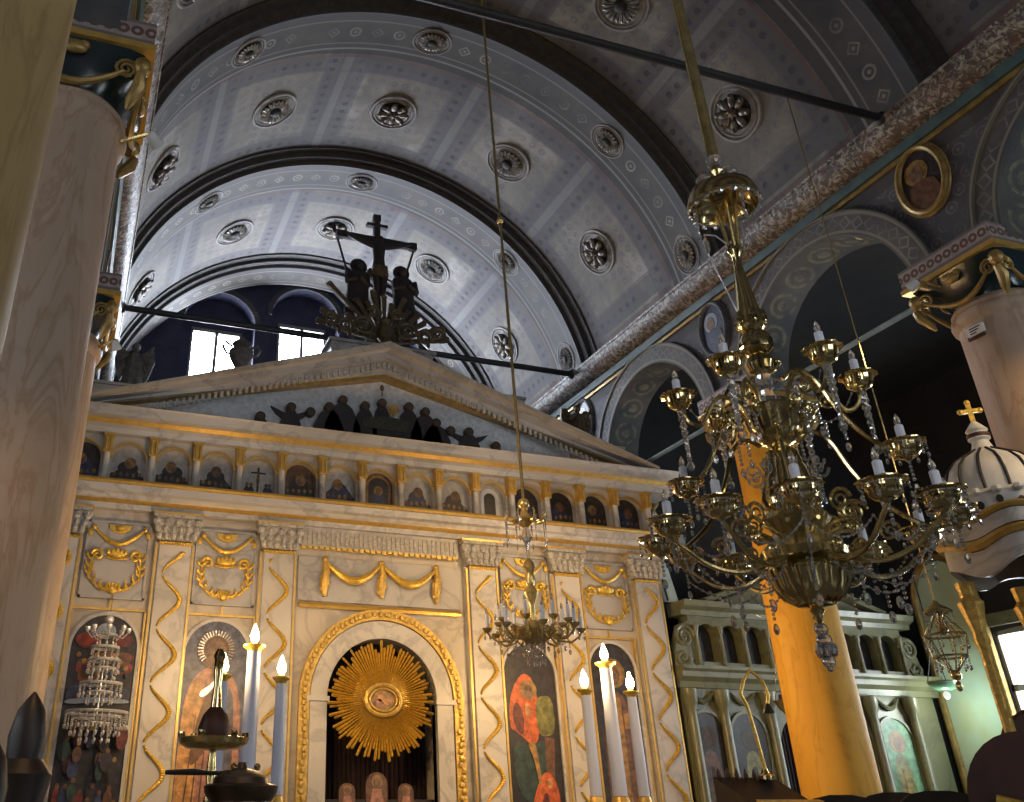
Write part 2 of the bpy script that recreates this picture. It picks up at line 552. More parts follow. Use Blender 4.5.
def root(name, loc, label, cat, group=None, rot=(0, 0, 0)):
    o = bpy.data.objects.new(name, None)
    COL.objects.link(o)
    o.location = loc; o.rotation_euler = rot; o.empty_display_size = 0.1
    return tag(o, label, cat, group)


def tag(o, label, cat, group=None):
    o['label'] = label; o['category'] = cat
    if group: o['group'] = group
    return o


def struct(o):
    o['kind'] = 'structure'
    return o


def copy_tree(o, parent=None):
    c = o.copy(); COL.objects.link(c)
    if parent is not None: c.parent = parent
    for ch in list(o.children): copy_tree(ch, c)
    return c


def arc(cx, cz, r, a0, a1, n, rz=None):
    return [(cx + r * cos(radians(a0 + (a1 - a0) * i / n)), cz + (rz or r) * sin(radians(a0 + (a1 - a0) * i / n))) for i in range(n + 1)]


def ring_sector(mb, cx, cz, r0, r1, y0, y1, a0=0, a1=180, n=24, mi=0):
    """An arched band in the xz plane, from y0 to y1."""
    v = []; f = []
    for i in range(n + 1):
        a = radians(a0 + (a1 - a0) * i / n)
        for r in (r0, r1):
            for y in (y0, y1):
                v.append((cx + r * cos(a), y, cz + r * sin(a)))
    for i in range(n):
        b = 4 * i; c = b + 4
        f += [(b, c, c + 2, b + 2), (b + 1, b + 3, c + 3, c + 1), (b, b + 1, c + 1, c), (b + 2, c + 2, c + 3, b + 3)]
    f += [(0, 2, 3, 1), (4 * n, 4 * n + 1, 4 * n + 3, 4 * n + 2)]
    mb.add(v, f, mi)


def arched_wall(mb, u0, u1, z0, z1, openings, a, b, axis='y', mi=0, mi_soffit=None):
    """A wall in the (u, z) plane from depth a to b with openings (cu, half, zbase, zspring[, rise])."""
    us = {u0, u1}
    for o in openings:
        n = 20
        for i in range(n + 1):
            us.add(round(o[0] - o[1] * cos(pi * i / n), 5))
    us = sorted(u for u in us if u0 - 1e-6 <= u <= u1 + 1e-6)
    def top(o, u):
        q = max(0.0, 1 - ((u - o[0]) / o[1]) ** 2)
        return o[3] + (o[4] if len(o) > 4 else o[1]) * sqrt(q)
    def P(u, t, z): return (u, t, z) if axis == 'y' else (t, u, z)
    for i in range(len(us) - 1):
        p, q = us[i], us[i + 1]
        if q - p < 1e-6: continue
        mid = (p + q) / 2
        op = next((o for o in openings if abs(mid - o[0]) < o[1]), None)
        parts = []
        if op is None: parts.append((z0, z0, z1, z1, None))
        else:
            if op[2] > z0 + 1e-6: parts.append((z0, z0, op[2], op[2], 'sill'))
            parts.append((top(op, p), top(op, q), z1, z1, 'head'))
        for (za, zb, zc, zd, what) in parts:
            v = [P(p, a, za), P(q, a, zb), P(q, a, zd), P(p, a, zc), P(p, b, za), P(q, b, zb), P(q, b, zd), P(p, b, zc)]
            mb.add(v, [(0, 1, 2, 3), (4, 7, 6, 5)], mi)
            if what == 'head': mb.add(v, [(0, 4, 5, 1)], mi if mi_soffit is None else mi_soffit)
            if what == 'sill': mb.add(v, [(3, 2, 6, 7)], mi)
            if abs(zc - z1) < 1e-6: mb.add(v, [(3, 2, 6, 7)], mi)
    for o in openings:                                     # jambs
        for sgn in (-1, 1):
            u = o[0] + sgn * o[1]
            if o[3] > o[2]:
                mb.add([P(u, a, o[2]), P(u, b, o[2]), P(u, b, o[3]), P(u, a, o[3])], [(0, 1, 2, 3)], mi)
    mb.add([P(u0, a, z0), P(u0, b, z0), P(u0, b, z1), P(u0, a, z1)], [(0, 1, 2, 3)], mi)
    mb.add([P(u1, a, z0), P(u1, b, z0), P(u1, b, z1), P(u1, a, z1)], [(0, 1, 2, 3)], mi)


# ================================================================== the setting
YW, YE = -5.5, 14.4                  # west and east ends of the nave
mb = MB(); mb.box(-5, 12, YW - .3, YE + .6, -.2, 0)
struct(mb.build('floor', 'floor'))

# nave vault shell
mb = MB()
n = 72
ys = [YW, Y0 - SP] + [Y0 + SP * i for i in range(5)] + [YE + 0.3]
for R_, off in ((RV, 0), (RV + .3, 1)):
    v = []; f = []
    for j, y in enumerate(ys):
        for i in range(n + 1):
            a = pi * i / n
            v.append((XC + R_ * cos(a), y, ZC + R_ * sin(a)))
    for j in range(len(ys) - 1):
        for i in range(n):
            b = j * (n + 1) + i
            f.append((b, b + 1, b + n + 2, b + n + 1))
    mb.add(v, f, 0)
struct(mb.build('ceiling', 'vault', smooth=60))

# transverse ribs over each pair of columns
RIBPROF = [(-.60, 3.66), (-.60, 3.595), (-.50, 3.585), (-.47, 3.53), (-.38, 3.52), (-.34, 3.47), (-.30, 3.48), (.30, 3.48), (.305, 3.53), (.33, 3.54), (.335, 3.60), (.36, 3.66)]
for i in range(6):
    yc = Y0 - SP + SP * i
    mb = MB(); v = []; f = []
    K = len(RIBPROF)
    for q in range(n + 1):
        a = radians(8.4 + 163.2 * q / n)
        for (dy, r) in RIBPROF:
            v.append((XC + r * cos(a), yc + dy, ZC + r * sin(a)))
    for q in range(n):
        for k in range(K - 1):
            f.append((q * K + k, q * K + k + 1, (q + 1) * K + k + 1, (q + 1) * K + k))
    mb.add(v, f)
    struct(mb.build('trim_%d' % (i + 1), 'rib', smooth=25))

# arcade walls, their archivolts and cornices
XR, XL = 6.97, XC - 3.62
for side, xa, xb in (('right', XR, 7.43), ('left', XL, -0.73)):
    mb = MB()
    ops = [(Y0 + SP * (i + .5) - SP, 1.10, 5.90, 5.82) for i in range(5)]
    arched_wall(mb, YW, YE, 5.90, 7.30, ops, xa, xb, 'x', 0, 1)
    struct(mb.build('wall_' + side, ['wall', 'archivolt']))
    sg = 1 if side == 'right' else -1
    for j, o in enumerate(ops):
        mb = MB()
        ring_sector(mb, o[0], 5.82, 1.10, 1.34, 0, 0.035, 0, 180, 32)
        ring_sector(mb, o[0], 5.82, 1.325, 1.36, -.02, 0.03, 0, 180, 32)
        # xz-plane ring -> yz-plane on the wall face
        mb.v = [(xa - sg * (0.035 - p[1]), p[0], max(p[2], 5.9)) for p in mb.v]
        struct(mb.build('trim_%s_%d' % (side, j + 1), 'archivolt', smooth=30))
    prof = [[(XR + .02, 7.10), (XR - .03, 7.10), (XR - .03, 7.15), (XR + .02, 7.15)],
            [(XR + .02, 7.15), (XR - .06, 7.15), (XR - .09, 7.235), (XR + .02, 7.235)],
            [(XR + .02, 7.235), (XR - .10, 7.235), (XR - .19, 7.28), (XR - .25, 7.36), (XR - .27, 7.44), (XR + .02, 7.44)],
            [(XR + .02, 7.44), (XR - .28, 7.44), (XR - .29, 7.47), (XR + .02, 7.47)]]
    mb = MB()
    for mi, pr in enumerate(prof):
        pts = [(p[0] if sg > 0 else 2 * XC - p[0], p[1]) for p in pr]
        mb.prism(pts, 'y', YW, YE, mi)
    struct(mb.build('trim_cornice_' + side, ['dimgold', 'teal', 'cornice', 'cornice'], smooth=30))

# east wall with three windows in arched niches
mb = MB()
EW = [(XC - 1.62, .66, 7.6, 9.42), (XC, .66, 7.9, 9.78), (XC + 1.62, .66, 7.6, 9.42)]
arched_wall(mb, -1.0, 7.7, 6.0, 10.9, EW, YE, YE + .55, 'y', 0)
struct(mb.build('wall_east', 'apse'))
mb = MB(); mb.box(-5, 12, YE + .02, YE + .6, 0, 6.0)
struct(mb.build('wall_east_lower', 'apse'))
for i, (cx, hw, zb, zs) in enumerate(EW):
    z1 = zs + 0.0
    zt = 9.40 if i != 1 else 9.74
    mb = MB()
    # lunette above and panels beside the sash
    mb.prism(arc(cx, zs, hw, 0, 180, 16), 'y', YE + .30, YE + .40, 0)
    mb.box(cx - hw, cx - .47, YE + .30, YE + .40, zb, zs + .01, 0)
    mb.box(cx + .47, cx + hw, YE + .30, YE + .40, zb, zs + .01, 0)
    for x0, x1, za, zb2 in ((cx - .47, cx - .43, zb, zt), (cx + .43, cx + .47, zb, zt), (cx - .03, cx + .03, zb, zt), (cx - .47, cx + .47, zt - .03, zt + .04), (cx - .47, cx + .47, zb + .60, zb + .65)):
        mb.box(x0, x1, YE + .28, YE + .36, za, zb2, 1)
    w = struct(mb.build('window_%d' % (i + 1), ['apse', 'winframe']))
    g = MB(); g.box(cx - .47, cx + .47, YE + .37, YE + .38, zb, zt)
    g.build('pane', 'pane', w)
    g = MB(); ring_sector(g, cx, zs, hw, hw + .10, YE - .04, YE + .02, 0, 180, 24)
    g.build('niche_rim', 'wall', w)

# aisles
mb = MB()
arched_wall(mb, YW, YE, 0, 7.2, [(8.46, .62, 2.12, 3.62, .04), (5.0, .6, 2.3, 3.8, .05)], 11.62, 12.0, 'x', 0)
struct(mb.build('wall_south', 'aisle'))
mb = MB(); mb.box(7.42, 12, YW, YE, 7.2, 7.4)
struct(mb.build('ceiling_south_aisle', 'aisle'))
mb = MB(); mb.box(7.2, 12, 10.6, 10.9, 0, 7.2)
struct(mb.build('wall_aisle_east', 'aisle'))
mb = MB(); mb.box(-5, -.7, YW, YE, 7.2, 7.4)
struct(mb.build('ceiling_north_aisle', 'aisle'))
NORTHW = [(-1.4, .6, 2.2, 4.2), (1.6, .6, 2.2, 4.2), (4.7, .6, 2.2, 4.2)]  # unseen north windows, added as side light
mb = MB(); arched_wall(mb, YW, YE, 0, 7.4, NORTHW, -5.3, -5.0, 'x', 0)
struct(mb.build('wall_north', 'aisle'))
for i, (yc, hw, zb, zs) in enumerate(NORTHW):
    mb = MB()
    for k in (-1, 0, 1): mb.box(-5.22, -5.14, yc + k * (hw - .03) - .03, yc + k * (hw - .03) + .03, zb, zs + (hw if k == 0 else .1))
    for zz in (zb + .03, zb + 1.0, zs): mb.box(-5.22, -5.14, yc - hw, yc + hw, zz - .03, zz + .03)
    w = struct(mb.build('window_%d' % (i + 10), 'winframe'))
    g = MB(); g.prism([(yc - hw, zb), (yc + hw, zb)] + arc(yc, zs, hw, 0, 180, 14), 'x', -5.26, -5.24)
    g.build('pane', 'northfill', w)
mb = MB(); mb.box(-5, -.3, 10.6, 10.9, 0, 7.2)
struct(mb.build('wall_north_aisle_east', 'aisle'))
mb = MB()
WW = [(9.6, .75, 2.2, 4.9), (XC - 1.7, .6, 3.6, 6.6), (XC, .7, 3.6, 7.4), (XC + 1.7, .6, 3.6, 6.6)]  # unseen west windows, added to light the nave and south aisle
arched_wall(mb, -5, 12, 0, 11.2, WW, YW - .3, YW, 'y', 0)
struct(mb.build('wall_west', 'west'))
for i, (cx, hw, zb, zs) in enumerate(WW):
    mb = MB()
    for k in (-1, 0, 1): mb.box(cx + k * (hw - .03) - .03, cx + k * (hw - .03) + .03, YW - .2, YW - .12, zb, zs + (hw if k == 0 else .1))
    for zz in (zb + .03, zb + 1.2, zs): mb.box(cx - hw, cx + hw, YW - .2, YW - .12, zz - .03, zz + .03)
    w = struct(mb.build('window_%d' % (i + 4), 'winframe'))
    g = MB(); g.prism([(cx - hw, zb), (cx + hw, zb)] + arc(cx, zs, hw, 0, 180, 14), 'y', YW - .24, YW - .22)
    g.build('pane', 'aislefill' if i == 0 else 'westfill', w)

for i, yc in enumerate((8.46, 5.0)):  # the second window is unseen, added to light the aisle
    mb = MB()
    z0_, z1_ = (2.12, 3.66) if i == 0 else (2.3, 3.85)
    for y0, y1, za, zb in ((yc - .64, yc - .58, z0_, z1_), (yc + .58, yc + .64, z0_, z1_), (yc - .62, yc + .62, z0_, z0_ + .07), (yc - .62, yc + .62, z1_ - .07, z1_), (yc - .62, yc + .62, z0_ + .78, z0_ + .86)):
        mb.box(11.64, 11.74, y0, y1, za, zb)
    w = struct(mb.build('window_%d' % (i + 8), 'winframe'))
    g = MB(); g.box(11.75, 11.76, yc - .62, yc + .62, z0_, z1_)
    g.build('pane', 'southpane', w)
# plaster surround of the aisle window and the arched niche beside it
mb = MB()
mb.box(11.56, 11.62, 7.61, 9.14, 3.70, 3.86)
mb.box(11.57, 11.62, 7.61, 7.82, 1.9, 3.70); mb.box(11.57, 11.62, 9.10, 9.14, 1.9, 3.70)
struct(mb.build('trim_window_surround', 'greenmarble'))
mb = MB()
mb.prism([(9.15, 0)] + [(10.06, 0)] + [(9.60 + .46 * cos(radians(a)), 4.1 + .62 * sin(radians(a))) for a in range(0, 181, 10)], 'x', 11.58, 11.62, 0)
struct(mb.build('wall_niche', 'greenplaster'))
mb = MB()
pth = [(11.56, 10.08, 0.3)] + [(11.56, 9.60 + .48 * cos(radians(a)), 4.1 + .64 * sin(radians(a))) for a in range(0, 181, 10)] + [(11.56, 9.12, .3)]
mb.tube(pth, 0.05, 8, 0)
struct(mb.build('trim_niche_arch', 'dimgold'))

# ================================================================== columns
def volute(mb, c, du, dv, r, mi, side=1, turns=2.2, th=.012):
    """A spiral in the plane of unit vectors du, dv around c."""
    pts = []; rad = []
    N = 26
    for i in range(N + 1):
        t = i / N
        a = side * 2 * pi * turns * t
        q = r * (1 - .86 * t)
        pts.append(Vector(c) + Vector(du) * (q * cos(a)) + Vector(dv) * (q * sin(a)))
        rad.append(th * (1 - .45 * t))
    mb.tube(pts, rad, 6, mi)


def make_column(cx, cy, mat, label, r0=.37, r1=.335):
    t = root('marble_column', (cx, cy, 0), label, 'column', 'nave columns')
    o = (cx, cy, 0)
    mb = MB()
    prof = [(r0 + .17, 0), (r0 + .17, .12), (r0 + .12, .14), (r0 + .13, .2), (r0 + .05, .26), (r0 + .01, .32)]
    prof += [(r0 + (r1 - r0) * q / 10.0, .32 + 4.9 * q / 10.0) for q in range(1, 11)]
    prof += [(r1 + .03, 5.25), (r1 + .04, 5.29), (r1 + .03, 5.33), (r1, 5.35), (r1 + .02, 5.38), (r1 - .01, 5.42)]
    mb.lathe(prof, (0, 0, 0), 40)
    mb.build('shaft', mat, t)
    # capital: dark bell, corner volutes, hanging garlands, square top
    mb = MB()
    v = []; f = []
    N = 40
    def superr(a, k, r):
        s, c = abs(sin(a)), abs(cos(a))
        return r / ((s ** k + c ** k) ** (1 / k))
    lev = [(.30, 5.36, 2), (.315, 5.45, 2.2), (.35, 5.56, 3), (.40, 5.64, 5), (.435, 5.70, 9)]
    for r, z, k in lev:
        for i in range(N):
            a = 2 * pi * i / N
            q = superr(a, k, r)
            v.append((q * cos(a), q * sin(a), z))
    for j in range(len(lev) - 1):
        for i in range(N):
            f.append((j * N + i, j * N + (i + 1) % N, (j + 1) * N + (i + 1) % N, (j + 1) * N + i))
    mb.add(v, f, 0)
    cap = mb.build('capital', 'darkgreen', t)
    mb = MB(); mb.box(-.465, .465, -.465, .465, 5.70, 5.745)
    mb.build('abacus', 'goldtrim', cap)
    mb = MB(); mb.box(-.45, .45, -.45, .45, 5.745, 5.93)
    mb.build('impost_block', 'impost', t)
    for q in range(4):
        rot = Matrix.Rotation(q * pi / 2, 4, 'Z')
        mb = MB()
        d = Vector((1, 1, 0)).normalized()
        volute(mb, (.405, .31, 5.56), (0, 1, 0), (0, 0, 1), .075, 0, 1)
        volute(mb, (.31, .405, 5.56), (1, 0, 0), (0, 0, 1), .075, 0, 1)
        mb.tube([(.43, .40, 5.52), (.40, .40, 5.44), (.36, .36, 5.36), (.34, .345, 5.30)], [.03, .045, .035, .012], 8)
        mb.ball((.40, .40, 5.60), (.06, .06, .07), 8, 6)
        mb.xform(rot).build('corner_volute', 'dimgold', cap)
        mb = MB()
        pts = [(.415 - .035 * sin(pi * k / 10), -.30 + .06 * k, 5.53 - .13 * sin(pi * k / 10)) for k in range(11)]
        mb.tube(pts, [.012 + .014 * sin(pi * k / 10) for k in range(11)], 7)
        mb.ball((.425, 0, 5.63), (.035, .075, .05), 8, 6)
        for sgn in (-1, 1): mb.ball((.42, sgn * .05, 5.66), (.03, .035, .03), 7, 5)
        mb.xform(rot).build('garland', 'dimgold', cap)
    return t


make_column(-.545, 1.55, 'tancolumn', 'tan marble column close beside the viewer, cut by the left edge of the photo', .36, .33)
make_column(-.50, 4.65, 'column', 'pale pinkish marble column on the left with dark green gilded capital')
make_column(-.50, 7.75, 'column', 'farther left marble column whose scroll capital shows behind the pale pinkish one')
make_column(-.50, 10.85, 'column', 'marble column behind the left end of the icon screen')
make_column(7.20, 4.65, 'column', 'pale stained marble column at upper right bearing a small white notice')
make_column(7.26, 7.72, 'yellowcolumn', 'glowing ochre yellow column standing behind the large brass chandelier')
make_column(7.30, 10.9, 'column', 'marble column hidden behind the right end of the icon screen')
# plaster piers above the imposts, where the arcade wall narrows, are part of the walls

# paper notice on the right column
a0 = radians(180)
t = root('notice_plate', (7.2 + .345 * cos(a0), 4.65 + .345 * sin(a0), 5.13), 'small white notice with dark red edge near top of right column', 'sign', None, (0, 0, a0 - pi / 2 + pi))
mb = MB(); mb.box(-.075, .075, -.022, 0, -.04, .04); mb.build('plate', 'white', t)
mb = MB()
for z_ in (.022, .0, -.022): mb.box(-.05, .03 + z_, -.024, -.022, z_ - .005, z_ + .005)
mb.build('dark_lettering', 'black', t)
mb = MB(); mb.box(-.095, .06, -.008, .004, -.065, -.03); mb.build('red_mount', 'redwood', t)  # dark red strip showing past the plate's lower edge


# ================================================================== rosettes on the vault
def make_rosette(kind):
    t = bpy.data.objects.new('ceiling_rosette', None); COL.objects.link(t)
    mb = MB()
    mb.tube([(.33 * cos(2 * pi * i / 28), .33 * sin(2 * pi * i / 28), .012) for i in range(28)], .022, 6, 0, True)
    mb.tube([(.28 * cos(2 * pi * i / 28), .28 * sin(2 * pi * i / 28), .012) for i in range(28)], .012, 6, 0, True)
    mb.lathe([(.32, -.02), (.32, .008), (.05, .008)], n=28, mi=0)
    mb.build('ring', 'rosettering', t)
    mb = MB(); mb.lathe([(.21, -.02), (.21, .02), (.06, .024)], n=20)
    mb.build('hollow', 'rosettehole', t)
    if kind == 'flower':
        for i in range(8):
            mb = MB()
            mb.ball((.145, 0, .055), (.085, .05, .032), 8, 5)
            mb.ball((.20, 0, .07), (.035, .04, .028), 7, 5)
            mb.xform(Matrix.Rotation(2 * pi * i / 8 + .2, 4, 'Z')).build('petal', 'rosette', t)
        mb = MB(); mb.ball((0, 0, .06), (.05, .05, .05), 10, 6)
        for i in range(6): mb.ball((.05 * cos(i * pi / 3), .05 * sin(i * pi / 3), .07), .022, 7, 5)
        mb.build('boss', 'rosette', t)
    else:
        for i in range(20):
            mb = MB()
            mb.add([(.07, -.008, .03), (.07, .008, .03), (.215, .028, .055), (.215, -.028, .055), (.235, 0, .03), (.15, 0, .075)], [(0, 1, 5), (1, 2, 5), (2, 4, 5), (4, 3, 5), (3, 0, 5)])
            mb.xform(Matrix.Rotation(2 * pi * i / 20, 4, 'Z')).build('petal', 'rosettelight', t)
        mb = MB(); mb.ball((0, 0, .05), (.085, .085, .035), 12, 6)
        mb.build('boss', 'rosettehole', t)
    return t


RP = {'flower': make_rosette('flower'), 'radial': make_rosette('radial')}
used = set()


def put_rosette(kind, deg, y, R_, scale, label, group, yscale=1.0):
    o = RP[kind]
    if kind in used: o = copy_tree(o)
    used.add(kind)
    a = radians(deg)
    nrm = Vector((-cos(a), 0, -sin(a)))
    xax = Vector((0, 1, 0)); yax = nrm.cross(xax)
    m = Matrix((xax, yax, nrm)).transposed().to_4x4()
    o.rotation_mode = 'XYZ'
    o.rotation_euler = m.to_euler()
    o.location = Vector((XC + R_ * cos(a), y, ZC + R_ * sin(a)))
    o.scale = (scale, scale * yscale, scale)
    tag(o, label, 'rosette', group)


BAYS = [(6.2, 'in the dark vault bay over the big chandelier', 'rosettes of the near vault bay'),
        (9.3, 'in the grey vault bay before the icon screen', 'rosettes of the middle vault bay'),
        (12.4, 'in the pale vault bay nearest the windows', 'rosettes of the pale vault bay')]
ANG = [(150, 'flower', 'low on the left'), (119, 'radial', 'left of the crown'), (90, 'flower', 'at the crown'), (60, 'radial', 'right of the crown'), (30, 'flower', 'low on the right')]
for (yb, bt, grp) in BAYS:
    for deg, kind, at_ in ANG:
        if yb < 7 and deg in (119, 90): continue
        put_rosette(kind, deg, yb, RV, 1.0, 'round carved rosette %s %s' % (at_, bt), grp)
for yc, bt in ((7.75, 'on the wide dark rib over the middle columns'), (10.85, 'on the rib just behind the icon screen top')):
    for deg, at_ in ((133, 'left haunch'), (90, 'crown'), (45, 'right haunch'), (14, 'right foot')):
        put_rosette('radial', deg, yc, 3.485, .62, 'small oval rosette at the %s %s' % (at_, bt), 'rosettes on the ribs', 1.25)

# tie rods
def rod(p, q, r, mat, label, name='tie_rod', group=None):
    o = Vector(p)
    mb = MB(); mb.tube([p, q], r, 8)
    mb.ball(p, r * 1.8, 8, 5); mb.ball(q, r * 1.8, 8, 5)
    return tag(mb.build(name, mat, None, tuple(o)), label, 'tie rod', group)

rod((-.02, 10.72, 7.46), (6.72, 10.72, 7.46), .045, 'iron', 'dark iron tie rod across the vault above the pediment')
rod((-.02, 4.72, 7.47), (6.72, 4.72, 7.47), .04, 'iron', 'long dark iron tie rod crossing the vault beside the big chandelier')
for i, (ya, yb, w_) in enumerate(((5.08, 7.30, 'from the right notice column toward the yellow column'), (8.15, 10.5, 'from the yellow column toward the icon screen'))):
    rod((7.2, ya, 5.80), (7.2, yb, 5.80), .028, 'bluerod', 'pale blue tie rod running %s' % w_)

# painted medallions in the right spandrels
for yc, lab, face in ((4.72, 'oval gold framed portrait above the notice column', 'brown'), (7.80, 'oval portrait medallion with a painted blue window reflection above the yellow column', 'navy'), (10.92, 'oval medallion above the far end of the arcade', 'navy')):  # blue of the second one is a window reflection put into paint
    zc = 6.79
    t = root('portrait_medallion', (XR, yc, zc), lab, 'medallion', 'oval medallions of the arcade')
    def oval(ry, rz, x, n=32): return [(x, ry * cos(2 * pi * i / n), rz * sin(2 * pi * i / n)) for i in range(n)]
    mb = MB(); mb.tube(oval(.235, .345, -.02), .032, 8, 0, True); mb.tube(oval(.275, .385, -.01), .014, 6, 0, True)
    mb.build('frame', 'dimgold' if face == 'brown' else 'wall', t)
    mb = MB()
    def plate(cy, cz, ry, rz, x, mi): mb.prism([(cy + ry * cos(2 * pi * i / 18), cz + rz * sin(2 * pi * i / 18)) for i in range(18)], 'x', x, x + .006, mi)
    plate(0, 0, .23, .34, -.012, 0)
    plate(.03, .10, .125, .125, -.018, 1)
    plate(.03, .08, .07, .09, -.024, 2)
    mb.prism([(.02, .02), (-.12, -.05), (-.17, -.2), (-.08, -.30), (.10, -.31), (.18, -.2), (.14, -.04)], 'x', -.022, -.016, 3)
    mb.build('portrait', ['p_dark' if face == 'brown' else 'p_navy', 'p_ochre' if face == 'brown' else 'p_sky', 'p_skin', 'p_brown' if face == 'brown' else 'p_navy'], t)

# ================================================================== the icon screen
IO = (XC, 10.0, 0)
ico = root('icon_screen', IO, 'tall gilded marble icon screen with pediment filling the end of the nave', 'icon screen')


def ib(mb, name, mats, parent=None, smooth=38):
    """Build a part given in screen coordinates (u, depth, z): u from the centre, depth 0 = the face, towards the nave negative."""
    return mb.build(name, mats, parent or ico, (0, 0, 0), smooth)


mb = MB()
arched_wall(mb, -3.86, 3.86, 0, 4.56, [(0, .64, 0, 2.64)], 0, .32, 'y', 0)
ib(mb, 'marble_body', 'marble2')
# central bay trim
mb = MB()
mb.prism([(-.02, 3.58), (-.05, 3.58), (-.06, 3.61), (-.045, 3.64), (-.01, 3.64), (0, 3.62)], 'x', -.99, .99)
ib(mb, 'gilded_moulding', 'goldtrim')
mb = MB(); mb.box(-1.0, 1.0, -.025, 0, 3.66, 4.16)
sp = ib(mb, 'swag_panel', 'greymarble')
mb = MB()
for sgn in (-1, 1):
    pts = [(sgn * (.02 + .66 * k / 12), -.055 - .03 * sin(pi * k / 12), 4.10 - .20 * sin(pi * k / 12)) for k in range(13)]
    mb.tube(pts, [.02 + .028 * sin(pi * k / 12) for k in range(13)], 8)
ib(mb, 'swag', 'gold', sp)
for u_, l_ in ((-.69, .42), (0, .40), (.69, .42)):
    mb = MB()
    mb.tube([(u_, -.05, 4.13), (u_ + .01, -.06, 4.0), (u_ - .01, -.06, 3.86), (u_, -.05, 4.13 - l_)], [.03, .045, .055, .025], 8)
    mb.ball((u_, -.05, 4.13), .04, 8, 6)
    for k in range(4): mb.ball((u_ + (-1) ** k * .035, -.06, 3.98 - .06 * k), (.03, .025, .04), 7, 5)
    ib(mb, 'tassel', 'goldcarve', sp)
mb = MB(); mb.box(-.99, .99, -.05, 0, 4.27, 4.52)
fz = ib(mb, 'frieze', 'marble')
mb = MB()
for k in range(34): mb.box(-.97 + k * .0575, -.97 + k * .0575 + .03, -.065, -.05, 4.30, 4.46)
ib(mb, 'fluted_band', 'carvedmarble', fz)
mb = MB()
for k in range(28):
    mb.box(-.98 + k * .07, -.98 + k * .07 + .05, -.075, -.045, 4.235 + (k % 2) * .012, 4.275)
ib(mb, 'gilded_dentil_band', 'gold', fz)

# door arch
mb = MB()
ring_sector(mb, 0, 2.64, .64, .83, -.07, .10, 0, 180, 36)
mb.box(-.83, -.64, -.07, .10, 0, 2.62); mb.box(.64, .83, -.07, .10, 0, 2.62)
mb.box(-.87, -.62, -.10, .1, 2.60, 2.65); mb.box(.62, .87, -.10, .1, 2.60, 2.65)
da = ib(mb, 'door_arch', 'marble')
mb = MB()
ring_sector(mb, 0, 2.64, .84, .955, -.09, -.03, 0, 180, 36)
mb.box(-.955, -.84, -.09, -.03, 0, 2.64); mb.box(.84, .955, -.09, -.03, 0, 2.64)
rr_ = random.Random(3)
def leafdot(u, z):
    mb.ball((u + rr_.uniform(-.02, .02), -.10, z), (.032, .022, .032), 6, 4)
for k in range(46):
    a = pi * k / 45; leafdot(.9 * cos(a), 2.64 + .9 * sin(a))
for k in range(34):
    for sgn in (-1, 1): leafdot(sgn * .9, 2.58 - .065 * k)
ib(mb, 'carved_gold_band', 'goldcarve', da)
mb = MB()
for k in range(40):
    u_ = -.62 + 1.24 * k / 39
    pass
for k in range(24):
    u0_ = -.66 + k * .055
    mb.lathe([(.03, 0), (.03, 3.3)], (u0_ + .0275, .40 + .012 * (k % 2), 0), 8)
cur = tag(mb.build('door_curtain', 'curtain', None, (0, 0, 0)), 'dark maroon curtain hanging inside the central arched doorway', 'curtain')
cur.location = IO
# low gate with three small carved saints
mb = MB(); mb.box(-.63, .63, .10, .14, 0, 1.72)
gate = root('royal_gate', (XC, 10.1, 0), 'dark low gate in the central doorway topped by three tiny gilded icons', 'gate')
mb = MB(); mb.box(-.63, .63, -.02, .03, 0, 1.66); mb.build('gate_leaf', 'darkwood', gate)
for u_, z_, s_ in ((-.36, 1.62, .75), (-.03, 1.66, 1.0), (.30, 1.62, .75)):
    mb = MB()
    mb.prism([(u_ - .12 * s_, z_ - .06)] + [(u_ + .12 * s_, z_ - .06)] + arc(u_, z_ + .14 * s_, .12 * s_, 0, 180, 10), 'y', -.03, 0, 0)
    mb.disc(u_, z_ + .17 * s_, .065 * s_, .065 * s_, -.04, 1)
    mb.disc(u_, z_ + .16 * s_, .035 * s_, .045 * s_, -.046, 2)
    mb.prism([(u_ - .08 * s_, z_ - .05), (u_ + .08 * s_, z_ - .05), (u_ + .05 * s_, z_ + .1 * s_), (u_ - .05 * s_, z_ + .1 * s_)], 'y', -.042, -.03, 3)
    mb.build('small_icon', ['p_brown', 'p_ochre', 'p_skin', 'p_rose'], gate)

# sunburst
sb = root('sunburst_ornament', (XC - .035, 9.87, 2.62), 'round gold sunburst with oval centre hanging in the doorway arch', 'ornament')
rs = random.Random(11)
NR = 92
for i in range(NR):
    a = 2 * pi * i / NR
    L = .62 * (1 - .07 * rs.random()) if i % 3 == 0 else .60 * (1 - .20 * rs.random())
    mb = MB()
    w0, w1 = .006, .0185 - .005 * rs.random()
    mb.add([(.15, -.0, -w0), (.15, 0, w0), (L, 0, w1), (L + .012, 0, 0), (L, 0, -w1), (.15, -.03, 0), (L, -.028 - .01 * (i % 2), 0)],
           [(0, 5, 6, 4), (5, 1, 2, 6), (4, 6, 3), (6, 2, 3), (0, 4, 3, 2, 1), (0, 1, 5)])
    mb.xform(Matrix.Rotation(a, 4, 'Y')).build('ray', 'gold', sb, smooth=0)
mb = MB(); mb.tube([(.20 * cos(2 * pi * i / 32), -.045, .155 * sin(2 * pi * i / 32)) for i in range(32)], .026, 8, 0, True)
mb.tube([(.155 * cos(2 * pi * i / 32), -.055, .115 * sin(2 * pi * i / 32)) for i in range(32)], .012, 8, 0, True)
mb.build('oval_frame', 'goldcarve', sb)
